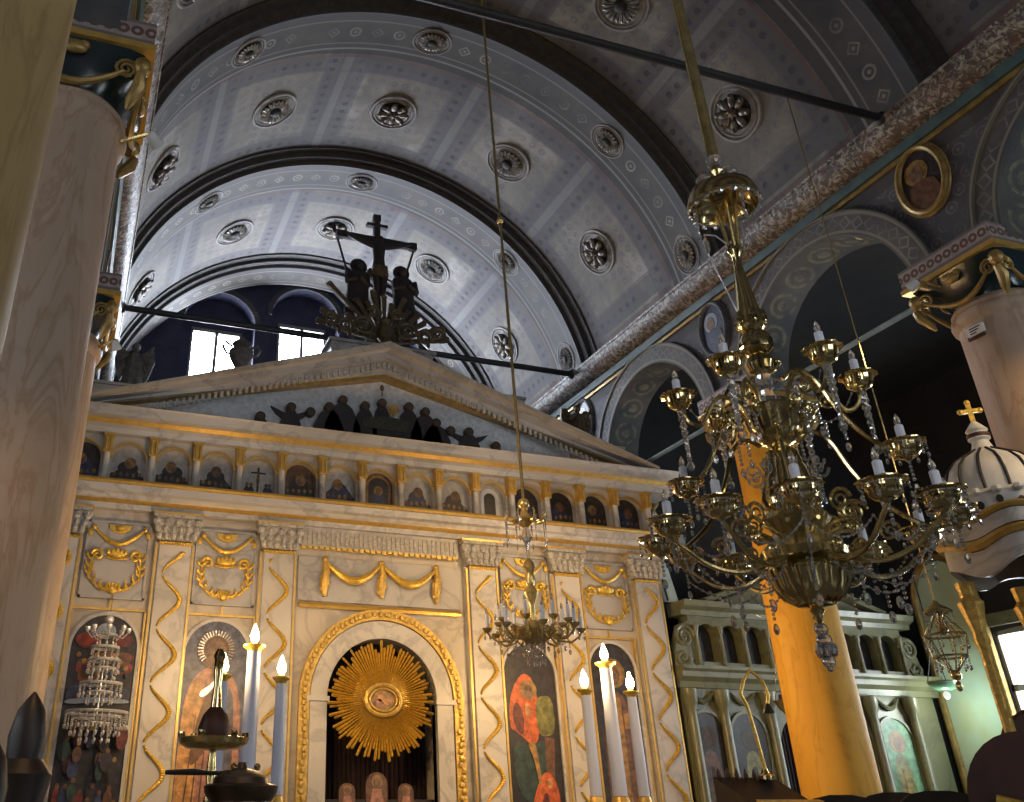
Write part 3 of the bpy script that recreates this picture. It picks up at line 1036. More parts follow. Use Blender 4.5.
mb = MB(); mb.lathe([(.33, -.004), (.32, .002), (.20, .012), (.02, .014)], n=48); mb.xform(Matrix.Rotation(pi / 2, 4, 'X'))
mb.v = [(p[0], p[1] + .0, p[2]) for p in mb.v]
mb.build('backing_plate', 'gold', sb)
mb = MB(); mb.disc(0, 0, .18, .135, -.04, 0, 24, .03); mb.disc(-.02, .02, .05, .04, -.052, 1); mb.disc(.05, -.02, .05, .03, -.052, 1); mb.disc(-.05, -.03, .04, .04, -.052, 2)
mb.build('oval_painting', ['p_ochre', 'p_amber', 'p_rose'], sb)

# pilasters
def vine(mb, u, z0, z1, amp, d, phase=0):
    """Gilded beaded tendril climbing in broken waves."""
    z = z1; k = 0
    step = .024
    a = phase
    per = .56
    while z > z0:
        w = sin(2 * pi * (z1 - z) / per + phase)
        cut = ((z1 - z) / per + phase / (2 * pi) + .2) % 1.0
        if cut < .93:
            r = .014 + .013 * sin(pi * min(1, cut / .93))
            mb.ball((u + amp * w, d, z), (r * 1.15, r, r * .8), 6, 4)
        slope = abs(cos(2 * pi * (z1 - z) / per + phase)) * amp * 2 * pi / per
        z -= step / sqrt(1 + slope * slope)


for u_ in (-3.62, -2.42, -1.25, 1.28, 2.44, 3.60):
    mb = MB()
    mb.box(u_ - .22, u_ + .22, -.06, 0, 0, 4.17)
    mb.box(u_ - .17, u_ + .17, -.09, -.06, .1, 4.15)
    pl = ib(mb, 'pilaster', 'marble')
    mb = MB()
    for sgn in (-1, 1): mb.box(u_ + sgn * .20 - .012, u_ + sgn * .20 + .012, -.075, -.06, .1, 4.15)
    ib(mb, 'edge_fillet', 'goldtrim', pl)
    mb = MB(); vine(mb, u_, 1.2, 4.06, .105, -.105, u_ * 1.7)
    ib(mb, 'gilded_vine', 'gold', pl)
    mb = MB()
    mb.prism([(u_ - .19, 4.19), (u_ + .19, 4.19), (u_ + .25, 4.44), (u_ - .25, 4.44)], 'y', -.12, 0, 0)
    rc = random.Random(int(u_ * 100))
    for r_, z_, n_ in ((.19, 4.235, 6), (.215, 4.31, 6), (.235, 4.385, 5)):
        for k in range(n_):
            mb.ball((u_ - r_ + 2 * r_ * k / (n_ - 1), -.13, z_), (.036, .035, .048), 7, 5)
    for sgn in (-1, 1):
        mb.ball((u_ + sgn * .23, -.13, 4.40), (.05, .045, .045), 8, 6)
    mb.box(u_ - .27, u_ + .27, -.16, 0, 4.44, 4.475)
    cp = ib(mb, 'capital', 'carvedmarble', pl)
    mb = MB()
    for k in range(13): mb.ball((u_ - .17 + .34 * k / 12, -.11, 4.165), .018, 6, 4)
    mb.box(u_ - .18, u_ + .18, -.105, -.06, 4.145, 4.155)
    ib(mb, 'gold_bead_band', 'gold', pl)
    mb = MB(); mb.box(u_ - .28, u_ + .28, -.17, 0, 4.475, 4.50); ib(mb, 'gold_abacus', 'goldtrim', pl)

# relief panels over the icons
def relief_panel(u0, u1, z0, z1):
    uc = (u0 + u1) / 2; w = (u1 - u0) / 2
    mb = MB()
    mb.box(u0, u1, -.03, 0, z0, z1)
    for a_, b_, c_, d_ in ((u0, u1, z0, z0 + .025), (u0, u1, z1 - .025, z1), (u0, u0 + .025, z0, z1), (u1 - .025, u1, z0, z1)):
        mb.box(a_, b_, -.05, -.03, c_, d_)
    p_ = ib(mb, 'relief_panel', 'greymarble')
    # upper garland with shell
    mb = MB()
    pts = [(uc + .27 * (k - 7) / 7, -.06, z1 - .08 - .17 * sin(pi * k / 14)) for k in range(15)]
    mb.tube(pts, [.013 + .016 * sin(pi * k / 14) for k in range(15)], 7)
    for sgn in (-1, 1):
        mb.ball((uc + sgn * .27, -.06, z1 - .08), (.03, .03, .03), 7, 5)
        mb.ball((uc + sgn * .31, -.05, z1 - .14), (.03, .02, .045), 7, 5)
    ib(mb, 'garland', 'gold', p_)
    mb = MB()
    mb.prism([(uc - .12, z1 - .04), (uc - .10, z1 - .10), (uc - .04, z1 - .13), (uc + .04, z1 - .13), (uc + .10, z1 - .10), (uc + .12, z1 - .04)], 'y', -.055, -.03)
    mb.ball((uc, -.06, z1 - .075), (.05, .03, .035), 8, 6)
    ib(mb, 'shell', 'gold', p_)
    # wreath open at the top
    mb = MB()
    rl = random.Random(5)
    for sgn in (-1, 1):
        volute(mb, (uc + sgn * .20, -.055, z0 + .50 - .05), (sgn, 0, 0), (0, 0, 1), .065, 0, 1, 1.4, .022)
        path = []
        for k in range(13):
            s_ = k / 12
            path.append((uc + sgn * (.02 + .24 * min(1, s_ * 1.7)), -.055, z0 + .07 + .34 * max(0, s_ - .28) / .72 + .02 * sin(6 * s_)))
        mb.tube(path, .013, 6)
        for k in range(0, 13):
            p3 = path[k]
            for q in (-1, 1):
                if k % 2 == 0: mb.tube([(p3[0], -.055, p3[2]), (p3[0] + q * .035 + sgn * .008, -.07, p3[2] + .035), (p3[0] + q * .045 + sgn * .012, -.065, p3[2] + .075 + .012 * rl.random())], [.012, .016, .004], 6)
    mb.ball((uc, -.06, z0 + .09), (.05, .03, .05), 8, 5)
    for k in (-1, 0, 1): mb.ball((uc + k * .035, -.06, z0 + .14), (.014, .014, .03), 6, 4)
    ib(mb, 'wreath', 'gold', p_)
    mb = MB()
    mb.ball((uc, -.055, z0 + .47), (.11, .03, .045), 10, 6)
    for k in (-2, -1, 0, 1, 2): mb.ball((uc + k * .045, -.06, z0 + .505 - abs(k) * .008), (.025, .025, .035), 7, 5)
    mb.tube([(uc - .12, -.05, z0 + .43), (uc, -.06, z0 + .41), (uc + .12, -.05, z0 + .43)], .012, 6)
    ib(mb, 'crown', 'gold', p_)
    # small peg and moulding beneath
    mb = MB(); mb.box(uc - .012, uc + .012, -.03, 0, z0 - .10, z0 - .01)
    mb.box(u0 - .03, u1 + .03, -.035, 0, z0 - .115, z0 - .09)
    ib(mb, 'lower_fillet', 'goldtrim', p_)


for u0, u1 in ((-3.37, -2.69), (-2.19, -1.50), (1.54, 2.19), (2.66, 3.33)):
    relief_panel(u0, u1, 3.54, 4.37)


# large icons
class Paint(MB):
    def __init__(s): super().__init__(); s.d = -.022
    def blob(s, u, z, ru, rz, mi, n=12):
        s.d -= .0012; s.disc(u, z, ru, rz, s.d, mi, n, .004)
    def poly(s, pts, mi):
        if len(pts) > 4:
            for _ in range(2):
                q = []
                for i in range(len(pts)):
                    a, b = pts[i], pts[(i + 1) % len(pts)]
                    q += [(a[0] * .75 + b[0] * .25, a[1] * .75 + b[1] * .25), (a[0] * .25 + b[0] * .75, a[1] * .25 + b[1] * .75)]
                pts = q
        s.d -= .0012; s.prism(pts, 'y', s.d, s.d + .004, mi)


def arch_pts(u0, u1, z0, zt):
    r = (u1 - u0) / 2
    return [(u0, z0), (u1, z0)] + arc((u0 + u1) / 2, zt - r, r, 0, 180, 18)


def large_icon(u0, u1, zt, mats, painter, name='icon'):
    uc = (u0 + u1) / 2
    mb = MB()
    r = (u1 - u0) / 2
    ring_sector(mb, uc, zt - r, r, r + .035, -.045, 0, 0, 180, 24)
    mb.box(u0 - .035, u0, -.045, 0, 1.0, zt - r); mb.box(u1, u1 + .035, -.045, 0, 1.0, zt - r)
    f_ = ib(mb, name, 'marble')
    mb = MB()
    mb.box(u0 - .055, u0 - .035, -.05, 0, 1.0, zt + .05); mb.box(u1 + .035, u1 + .055, -.05, 0, 1.0, zt + .05)
    ib(mb, 'gilded_edge', 'goldtrim', f_)
    p_ = Paint()
    p_.prism(arch_pts(u0, u1, 1.0, zt), 'y', -.022, -.002, 0)
    painter(p_, u0, u1, zt, uc)
    ib(p_, 'painting', mats, f_)
    return f_


def paint_crowd(p_, u0, u1, zt, uc):
    r_ = random.Random(21)
    for k in range(16):                                        # reddish clouds
        p_.blob(uc + r_.uniform(-.20, .20), zt - r_.uniform(.22, .62), r_.uniform(.06, .12), r_.uniform(.04, .08), r_.choice((1, 5, 5, 10, 1)))
    p_.blob(uc, zt - .16, .10, .08, 3)
    for k in range(9):                                         # small angels' heads
        u = uc - .24 + .06 * k
        p_.blob(u, zt - .40 - .06 * ((k * 7) % 3), .024, .026, 8); p_.blob(u + .03, zt - .47 - .06 * ((k * 7) % 3), .035, .03, r_.choice((4, 7, 5)))
    p_.poly([(u0 + .02, zt - .70), (uc, zt - .67), (u1 - .02, zt - .70), (u1 - .02, zt - .86), (uc, zt - .84), (u0 + .02, zt - .88)], 2)
    p_.poly([(u0 + .02, zt - .83), (uc, zt - .80), (u1 - .02, zt - .82), (u1 - .02, zt - .86), (uc, zt - .85), (u0 + .02, zt - .88)], 3)
    for k in range(60):
        u = r_.uniform(u0 + .05, u1 - .05); z = r_.uniform(1.1, zt - .98)
        p_.blob(u, z - .08, r_.uniform(.03, .06), r_.uniform(.07, .13), r_.choice((4, 5, 6, 7, 4, 10)))
        p_.blob(u + .005, z + .02, .020, .024, r_.choice((8, 5, 9, 5)))


def paint_saint(p_, u0, u1, zt, uc):
    p_.poly([(uc - .32, 1.0), (uc + .30, 1.0), (uc + .31, zt - .95), (uc + .24, zt - .60), (uc + .08, zt - .46), (uc - .10, zt - .46), (uc - .27, zt - .64), (uc - .32, zt - 1.0)], 1)
    p_.poly([(uc - .325, 1.0), (uc - .14, 1.0), (uc - .10, zt - 1.1), (uc - .12, zt - .56), (uc - .26, zt - .66), (uc - .32, zt - 1.0)], 2)
    p_.poly([(uc - .22, zt - 1.5), (uc + .02, zt - 1.2), (uc + .08, zt - .72), (uc - .05, zt - .66), (uc - .16, zt - 1.0)], 3)
    p_.poly([(uc + .10, 1.0), (uc + .24, 1.0), (uc + .24, zt - .8), (uc + .14, zt - .62), (uc + .08, zt - .9)], 0)
    for k in range(7):
        p_.poly([(uc - .27 + .09 * k, 1.0), (uc - .245 + .09 * k, 1.0), (uc - .16 + .06 * k, zt - .9), (uc - .17 + .06 * k, zt - .95)], 4)
    p_.blob(uc - .01, zt - .29, .20, .20, 4, 24)
    p_.blob(uc + .01, zt - .30, .135, .17, 6, 16)               # hair
    p_.blob(uc + .02, zt - .33, .09, .125, 7, 14)              # face
    p_.poly([(uc - .05, zt - .40), (uc + .09, zt - .40), (uc + .07, zt - .56), (uc + .02, zt - .60), (uc - .02, zt - .56)], 6)   # beard
    for sgn in (-1, 1): p_.blob(uc + .02 + sgn * .034, zt - .305, .015, .009, 4, 8)
    p_.poly([(uc + .014, zt - .30), (uc + .026, zt - .30), (uc + .034, zt - .37), (uc + .006, zt - .37)], 3)
    p_.poly([(uc - .01, zt - .40), (uc + .05, zt - .40), (uc + .04, zt - .41), (uc + .0, zt - .41)], 1)
    p_.poly([(uc - .16, zt - .72), (uc - .06, zt - .66), (uc + .0, zt - .60), (uc + .01, zt - .64), (uc - .06, zt - .74), (uc - .14, zt - .78)], 8)  # blessing hand


def paint_red(p_, u0, u1, zt, uc):
    p_.poly([(uc - .30, zt - .92), (uc - .27, zt - .55), (uc - .08, zt - .28), (uc + .08, zt - .42), (uc + .10, zt - .95), (uc + .0, zt - 1.12), (uc - .20, zt - .95)], 1)
    p_.poly([(uc - .26, zt - .80), (uc - .20, zt - .60), (uc - .10, zt - .75), (uc - .12, zt - 1.0), (uc - .2, zt - .95)], 7)
    p_.poly([(uc + .05, zt - .60), (uc + .17, zt - .55), (uc + .28, zt - .58), (uc + .29, zt - .95), (uc + .17, zt - 1.0), (uc + .06, zt - .98)], 3)
    p_.poly([(uc - .28, zt - 1.02), (uc - .05, zt - 1.12), (uc + .18, zt - 1.0), (uc + .24, zt - 1.55), (uc + .0, zt - 1.7), (uc - .26, zt - 1.6)], 2)
    p_.poly([(uc + .14, zt - 1.0), (uc + .26, zt - 1.02), (uc + .22, zt - 1.5), (uc + .12, zt - 1.5)], 8)
    p_.poly([(uc - .22, 1.0), (uc + .28, 1.0), (uc + .28, zt - 1.52), (uc + .14, zt - 1.33), (uc + .02, zt - 1.45), (uc - .10, zt - 1.75)], 1)
    p_.poly([(uc - .02, 1.0), (uc + .16, 1.0), (uc + .14, zt - 1.6), (uc + .08, zt - 1.55), (uc + .0, zt - 1.8)], 7)
    p_.blob(uc - .03, zt - .50, .11, .11, 4, 18); p_.blob(uc - .03, zt - .52, .06, .08, 5, 12)
    for sgn in (-1, 1): p_.blob(uc - .03 + sgn * .022, zt - .505, .01, .007, 0, 8)
    p_.blob(uc - .06, zt - .72, .035, .08, 6); p_.blob(uc + .15, zt - 1.48, .035, .05, 6)
    p_.poly([(uc - .1, zt - 1.08), (uc + .0, zt - 1.04), (uc + .03, zt - 1.2), (uc + .06, zt - 1.5), (uc + .02, zt - 1.5), (uc - .03, zt - 1.2)], 4)


def paint_robed(p_, u0, u1, zt, uc):
    p_.poly([(uc - .22, 1.0), (uc + .24, 1.0), (uc + .18, zt - .75), (uc + .08, zt - .55), (uc - .10, zt - .55), (uc - .2, zt - .78)], 1)
    p_.poly([(uc - .06, 1.0), (uc + .08, 1.0), (uc + .06, zt - .62), (uc - .05, zt - .62)], 2)
    p_.blob(uc, zt - .34, .17, .17, 3, 20); p_.blob(uc, zt - .36, .09, .12, 4, 14); p_.blob(uc, zt - .38, .065, .09, 5, 12)
    for sgn in (-1, 1): p_.blob(uc + sgn * .025, zt - .36, .011, .008, 0, 8)
    p_.poly([(uc + .08, zt - .8), (uc + .2, zt - .78), (uc + .2, zt - .95), (uc + .08, zt - .97)], 3)


large_icon(-3.36, -2.70, 3.37, ['p_dark', 'p_red', 'p_navy', 'p_sky', 'p_dark', 'p_brown', 'p_green', 'p_navy', 'p_ochre', 'p_amber', 'p_dimred'], paint_crowd)
ic2 = large_icon(-2.20, -1.53, 3.37, ['p_dusk', 'p_rose', 'p_amber', 'p_brown', 'p_brown', 'silver', 'p_brown', 'p_skin', 'silver'], paint_saint)
large_icon(1.50, 2.17, 3.30, ['p_dark', 'p_orange', 'p_green', 'p_olive', 'p_ochre', 'p_skin', 'p_amber', 'p_dimred', 'p_brown'], paint_red)
large_icon(2.66, 3.28, 3.37, ['p_dark', 'p_brown', 'p_ochre', 'p_ochre', 'p_brown', 'p_skin'], paint_robed)
# silver halo cover with raised spokes
mb = MB()
uc_, zc_ = -1.875, 3.08
for k in range(26):
    a = radians(-40 + 260 * k / 25)
    mb.tube([(uc_ + .135 * cos(a), -.055, zc_ + .135 * sin(a)), (uc_ + .195 * cos(a), -.055, zc_ + .195 * sin(a))], .009, 5)
ib(mb, 'silver_halo', 'silver', ic2)

# entablature
ENT = [(0, 4.50), (-.10, 4.50), (-.11, 4.56), (-.17, 4.59), (-.19, 4.64), (-.24, 4.66), (-.25, 4.74), (0, 4.74)]
mb = MB(); mb.prism(ENT, 'x', -3.98, 4.02)
en = ib(mb, 'entablature', 'marble')
mb = MB(); mb.prism([(-.0, 4.735), (-.28, 4.735), (-.29, 4.76), (-.28, 4.785), (0, 4.785)], 'x', -4.02, 4.06)
ib(mb, 'gilded_upper_edge', 'goldtrim', en)
mb = MB(); mb.prism([(-.105, 4.555), (-.165, 4.585), (-.175, 4.60), (-.12, 4.60)], 'x', -3.99, 4.03)
ib(mb, 'gilded_lower_edge', 'goldtrim', en)

# gallery of small icons
mb = MB()
CU = [-3.79 + .505 * k for k in range(16)]
ops = [((CU[k] + CU[k + 1]) / 2, .19, 4.785, 5.10) for k in range(15)]
arched_wall(mb, -3.86, 3.86, 4.785, 5.40, ops, -.02, .10, 'y', 0)
gal = ib(mb, 'gallery_arcade', 'marble')
for o in ops:
    mb = MB(); ring_sector(mb, o[0], 5.10, .19, .212, -.035, 0, 0, 180, 16)
    ib(mb, 'arch_rim', 'goldtrim', gal)
for u_ in CU:
    mb = MB()
    mb.lathe([(.055, 4.785), (.055, 4.81), (.040, 4.83), (.036, 5.13), (.04, 5.14)], (u_, -.075, 0), 12)
    c_ = ib(mb, 'colonnette', 'marble')
    mb = MB()
    mb.box(u_ - .048, u_ + .048, -.12, -.02, 5.14, 5.335)
    for sgn in (-1, 1): mb.tube([(u_ + sgn * .025, -.125, 5.16), (u_ + sgn * .025, -.128, 5.32)], .012, 6)
    mb.box(u_ - .06, u_ + .06, -.135, -.02, 5.335, 5.365)
    ib(mb, 'gilded_capital', 'goldtrim', c_)
rg = random.Random(77)
for k, o in enumerate(ops):
    uc = o[0]
    p_ = Paint(); p_.d = .065
    p_.prism(arch_pts(uc - .20, uc + .20, 4.785, 5.30), 'y', .07, .09, 0)
    bgk = 'p_pale' if k in (1, 2, 3, 4, 6, 8) else 'p_brown' if k in (7, 5) else 'p_dark' if k > 10 or k == 0 else 'p_pale'
    ds = rg.choice((1, 2))
    if k == 4:      # a crucifixion
        p_.poly([(uc - .012, 4.85), (uc + .012, 4.85), (uc + .012, 5.2), (uc - .012, 5.2)], 1)
        p_.poly([(uc - .09, 5.12), (uc + .09, 5.12), (uc + .09, 5.14), (uc - .09, 5.14)], 1)
        p_.blob(uc, 5.05, .02, .09, 3)
        for u_ in (-.13, -.08, .1, .14):
            p_.blob(uc + u_, 4.87, .04, .09, 1 + (u_ > 0)); p_.blob(uc + u_, 4.98, .022, .026, 3)
    elif k == 7:    # a dark framed Virgin
        p_.poly(arch_pts(uc - .16, uc + .16, 4.80, 5.26), 4)
        p_.poly(arch_pts(uc - .13, uc + .13, 4.80, 5.23), 1)
        p_.poly([(uc - .11, 4.8), (uc + .11, 4.8), (uc + .07, 5.02), (uc - .07, 5.02)], 2); p_.blob(uc, 5.06, .06, .06, 4); p_.blob(uc, 5.05, .035, .045, 3)
    elif k == 10:   # a pale mandorla
        p_.poly(arch_pts(uc - .13, uc + .13, 4.79, 5.24), 6)
        p_.poly(arch_pts(uc - .08, uc + .08, 4.79, 5.18), 1)
    else:
        hills = [(uc - .2, 4.79), (uc + .2, 4.79), (uc + .2, 4.92)] + [(uc + .2 - .4 * q / 6, 4.95 + .05 * rg.random() + (.10 if q in (2, 3, 4) else 0)) for q in range(1, 7)]
        p_.poly(hills, ds)
        p_.blob(uc, 5.03, .10 + .03 * rg.random(), .08, ds)
        p_.blob(uc + rg.uniform(-.03, .03), 5.09, .065, .07, rg.choice((4, 5)))
        p_.blob(uc, 5.07, .03, .04, 3)
        for q in range(5):
            u_ = -.14 + .07 * q
            p_.blob(uc + u_, 4.86 + .02 * rg.random(), .035, .06, rg.choice((1, 2, 5, 7))); p_.blob(uc + u_, 4.94 + .02 * rg.random(), .02, .025, rg.choice((3, 4)))
    ib(p_, 'small_icon', [bgk, 'p_dark', 'p_navy', 'p_skin', 'p_ochre', 'p_brown', 'white', 'p_green'])
# returned end and back
mb = MB(); mb.box(-3.86, 3.86, .11, .32, 4.56, 5.62)
ib(mb, 'gallery_back', 'marble2')

# cornice
COR = [(0, 5.37), (-.12, 5.37), (-.13, 5.43), (-.20, 5.46), (-.22, 5.50), (-.30, 5.52), (-.31, 5.60), (-.34, 5.63), (.3, 5.63), (.3, 5.37)]
mb = MB(); mb.prism(COR, 'x', -4.05, 4.20)
co = ib(mb, 'cornice', 'marble')
mb = MB(); mb.prism([(-.195, 5.455), (-.225, 5.50), (-.235, 5.50), (-.205, 5.455)], 'x', -4.06, 4.21)
ib(mb, 'cornice_gold_line', 'goldtrim', co)

# pediment
AP = 6.96
mb = MB()
mb.prism([(-3.75, 5.63), (3.85, 5.63), (.04, AP - .10)], 'y', .04, .30)
pe = ib(mb, 'pediment', 'p_tympanum')
def raking(dz0, dz1, d0, d1, name, mat, parent, lo=None):
    mb = MB()
    for sgn in (-1, 1):
        e = 3.78 if sgn < 0 else 3.88
        u1_ = sgn * e
        k = (AP - 5.66) / e
        pts = [(.04, AP + dz0), (.04, AP + dz1), (u1_ + sgn * 0, 5.66 + dz1), (u1_, 5.66 + dz0)]
        pts = [(p[0], max(p[1], 5.63)) for p in pts]
        mb.prism(pts, 'y', d0, d1)
    return ib(mb, name, mat, parent)
raking(-.10, .0, -.36, .30, 'raking_cornice', 'marble2', pe)
raking(-.20, -.10, -.26, .30, 'raking_fascia', 'greymarble', pe)
raking(-.36, -.20, -.14, .30, 'raking_frieze', 'marble', pe)
raking(-.41, -.36, -.10, .30, 'raking_fillet', 'dimgold', pe)
mb = MB()
for sgn in (-1, 1):
    for k in range(42):
        t_ = (k + .5) / 42
        u_ = .04 + sgn * (3.1 * t_); z_ = AP - .25 - (AP - 5.66) / 3.83 * 3.1 * t_
        mb.box(u_ - .018, u_ + .018, -.17, -.14, z_ - .045, z_ + .04)
ib(mb, 'dentil_band', 'carvedmarble', pe)
# painted cut-out figures of the tympanum
FG = [(-1.55, 5.66, .13, .20, 1), (-1.17, 5.66, .15, .40, 1), (-.92, 5.86, .0, .13, 2), (-.68, 5.66, .22, .48, 1), (-.50, 5.66, .26, .62, 1), (-.20, 5.72, .17, .50, 1),
      (.03, 5.74, .14, .56, 3), (.40, 5.70, .19, .60, 1), (.63, 5.66, .24, .60, 1), (.78, 5.66, .22, .44, 1), (.98, 5.80, .0, .18, 2), (1.24, 5.66, .17, .36, 1), (1.62, 5.66, .12, .18, 2)]
for (u_, z_, w_, h_, kd) in FG:
    mb = MB()
    if w_ > .01:
        mb.prism([(u_ - w_, z_), (u_ + w_, z_), (u_ + w_ * .85, z_ + h_ * .35), (u_ + w_ * .5, z_ + h_ * .68), (u_ + .04, z_ + h_ * .8), (u_ - .04, z_ + h_ * .8), (u_ - w_ * .5, z_ + h_ * .68), (u_ - w_ * .85, z_ + h_ * .35)], 'y', -.02, .04, 0)
    hz = z_ + h_ * .86
    mb.disc(u_, hz, .062, .062, -.035, 1, 14, .07)
    mb.disc(u_, hz - .005, .035, .045, -.042, 2, 12, .01)
    if kd == 1 and w_ > .14 and abs(u_) > 1.0:
        for sgn in (-1, 1):
            mb.prism([(u_, z_ + h_ * .6), (u_ + sgn * w_ * 1.7, z_ + h_ * .85), (u_ + sgn * w_ * 1.2, z_ + h_ * .62), (u_ + sgn * w_ * .4, z_ + h_ * .4)], 'y', 0, .04, 0)
    f_ = ib(mb, 'painted_figure', ['darkfigure', 'darkhalo', 'darkface'], pe)
mb = MB()
mb.prism([(-.95, 5.64), (.95, 5.64), (.8, 5.78), (.45, 5.90), (0, 5.86), (-.45, 5.92), (-.8, 5.8)], 'y', -.015, .04, 0)
mb.prism([(-.25, 5.86), (.35, 5.84), (.42, 6.0), (.1, 6.04), (-.22, 5.98)], 'y', -.03, .04, 1)
ib(mb, 'painted_group', ['darkfigure', 'darkolive'], pe)
mb = MB(); mb.tube([(.02, -.05, 6.44), (.02, -.05, 6.30)], .008, 6); mb.ball((.02, -.05, 6.42), (.028, .02, .05), 8, 6)
ib(mb, 'hanging_lamp', 'crest', pe)
mb = MB()
for k in range(10):
    a = 2 * pi * k / 10
    mb.tube([(.17, -.06, 6.13), (.17 + .075 * cos(a), -.06, 6.13 + .075 * sin(a))], .009, 5)
mb.tube([(.17 + .075 * cos(2 * pi * i / 18), -.06, 6.13 + .075 * sin(2 * pi * i / 18)) for i in range(18)], .008, 5, 0, True)
ib(mb, 'gilt_star', 'goldcarve', pe)
# base blocks on the pediment
mb = MB(); mb.box(-.66, .78, .02, .38, 6.70, 7.08); mb.box(-.70, .82, -.02, .42, 7.05, 7.09)
ib(mb, 'apex_block', 'greymarble')
for u0, u1, zb, zt, nm in ((-3.70, -2.84, 5.64, 6.05, 'left'), (2.75, 3.60, 5.64, 6.04, 'right'), (-2.05, -1.58, 6.20, 6.38, 'a'), (1.70, 2.12, 6.20, 6.60, 'b')):
    mb = MB(); mb.box(u0, u1, .02, .36, zb, zt); mb.box(u0 - .02, u1 + .02, -.01, .38, zt - .035, zt)
    ib(mb, 'pedestal_block', 'marble2' if zb < 6 else 'greymarble')


# ------------------------------------------------------------------ figures standing on the pediment
def skin_body(name, joints, edges, radii, mat, parent=None, loc=(0, 0, 0), sub=2):
    bm = bmesh.new()
    lay = bm.verts.layers.skin.verify()
    vs = [bm.verts.new(j) for j in joints]
    for e in edges: bm.edges.new((vs[e[0]], vs[e[1]]))
    for v_, r in zip(vs, radii): v_[lay].radius = (r, r)
    vs[0][lay].use_root = True
    me = bpy.data.meshes.new(name)
    bm.to_mesh(me); bm.free()
    o = bpy.data.objects.new(name, me)
    COL.objects.link(o)
    sk = o.modifiers.new('skin', 'SKIN'); sk.use_smooth_shade = True
    sb_ = o.modifiers.new('sub', 'SUBSURF'); sb_.levels = sub; sb_.render_levels = sub
    me.materials.append(M[mat])
    if parent is not None: o.parent = parent
    o.location = loc
    return o


# crucifix
cr = root('crucifix', (XC + .05, 10.2, 7.09), 'dark tall crucifix with a crucified figure standing above the pediment apex', 'crucifix')
mb = MB()
mb.box(-.045, .045, 0, .07, .1, 2.22)
mb.box(-.56, .56, .002, .068, 1.78, 1.88)
for c_ in ((0, 2.22), (-.56, 1.83), (.56, 1.83)):
    mb.box(c_[0] - .055, c_[0] + .055, -.004, .074, c_[1] - .058, c_[1] + .058)
mb.box(-.16, .16, -.006, .07, 2.06, 2.11)
mb.build('cross', 'darkfigure', cr)
J = [(0, -.05, 1.28), (0, -.06, 1.42), (0, -.055, 1.58), (0, -.06, 1.68), (.01, -.08, 1.76), (.012, -.09, 1.84),
     (-.13, -.05, 1.68), (-.30, -.04, 1.74), (-.47, -.03, 1.82), (-.52, -.03, 1.84), (.13, -.05, 1.68), (.30, -.04, 1.74), (.47, -.03, 1.82), (.52, -.03, 1.84),
     (-.06, -.06, 1.24), (-.05, -.11, 1.0), (-.02, -.07, .74), (-.015, -.10, .66), (.06, -.06, 1.24), (.05, -.11, 1.0), (.02, -.07, .74), (.02, -.10, .66)]
Eg = [(0, 1), (1, 2), (2, 3), (3, 4), (4, 5), (3, 6), (6, 7), (7, 8), (8, 9), (3, 10), (10, 11), (11, 12), (12, 13), (0, 14), (14, 15), (15, 16), (16, 17), (0, 18), (18, 19), (19, 20), (20, 21)]
Rd = [.085, .075, .10, .07, .04, .072, .05, .038, .028, .024, .05, .038, .028, .024, .07, .055, .036, .025, .07, .055, .036, .025]
skin_body('crucified_figure', J, Eg, Rd, 'darkfigure', cr)
mb = MB()
mb.prism([(-.10, 1.30), (.10, 1.31), (.12, 1.13), (.03, 1.10), (-.13, 1.15)], 'y', -.14, .02)
mb.ball((-.14, -.07, 1.18), (.04, .04, .09), 8, 6)
mb.build('loincloth', 'crest', cr)
mb = MB(); mb.box(-.09, .09, -.02, .09, 0, .12); mb.build('foot_block', 'crest', cr)

for sx, nm, up in ((-1, 'thin dark lance leaning beside the crucifix above the veiled mourner', (-.62, 2.05)), (1, 'thin dark sponge pole leaning beside the crucifix above the bearded mourner', (.60, 1.92))):
    o = (XC + .05 + sx * .08, 10.31, 7.10)
    mb = MB()
    dx = up[0] - sx * .08
    mb.tube([(0, 0, .0), (dx, 0, up[1] - .1)], .017, 6)
    if sx < 0: mb.lathe([(.002, .16), (.03, .02), (.035, 0), (.012, -.06)], (dx * 1.02, 0, up[1] - .1), 8)
    else: mb.ball((dx, 0, up[1] - .07), .045, 8, 6)
    pole = tag(mb.build('lance' if sx < 0 else 'sponge_pole', 'darkfigure'), nm, 'pole')
    pole.location = o

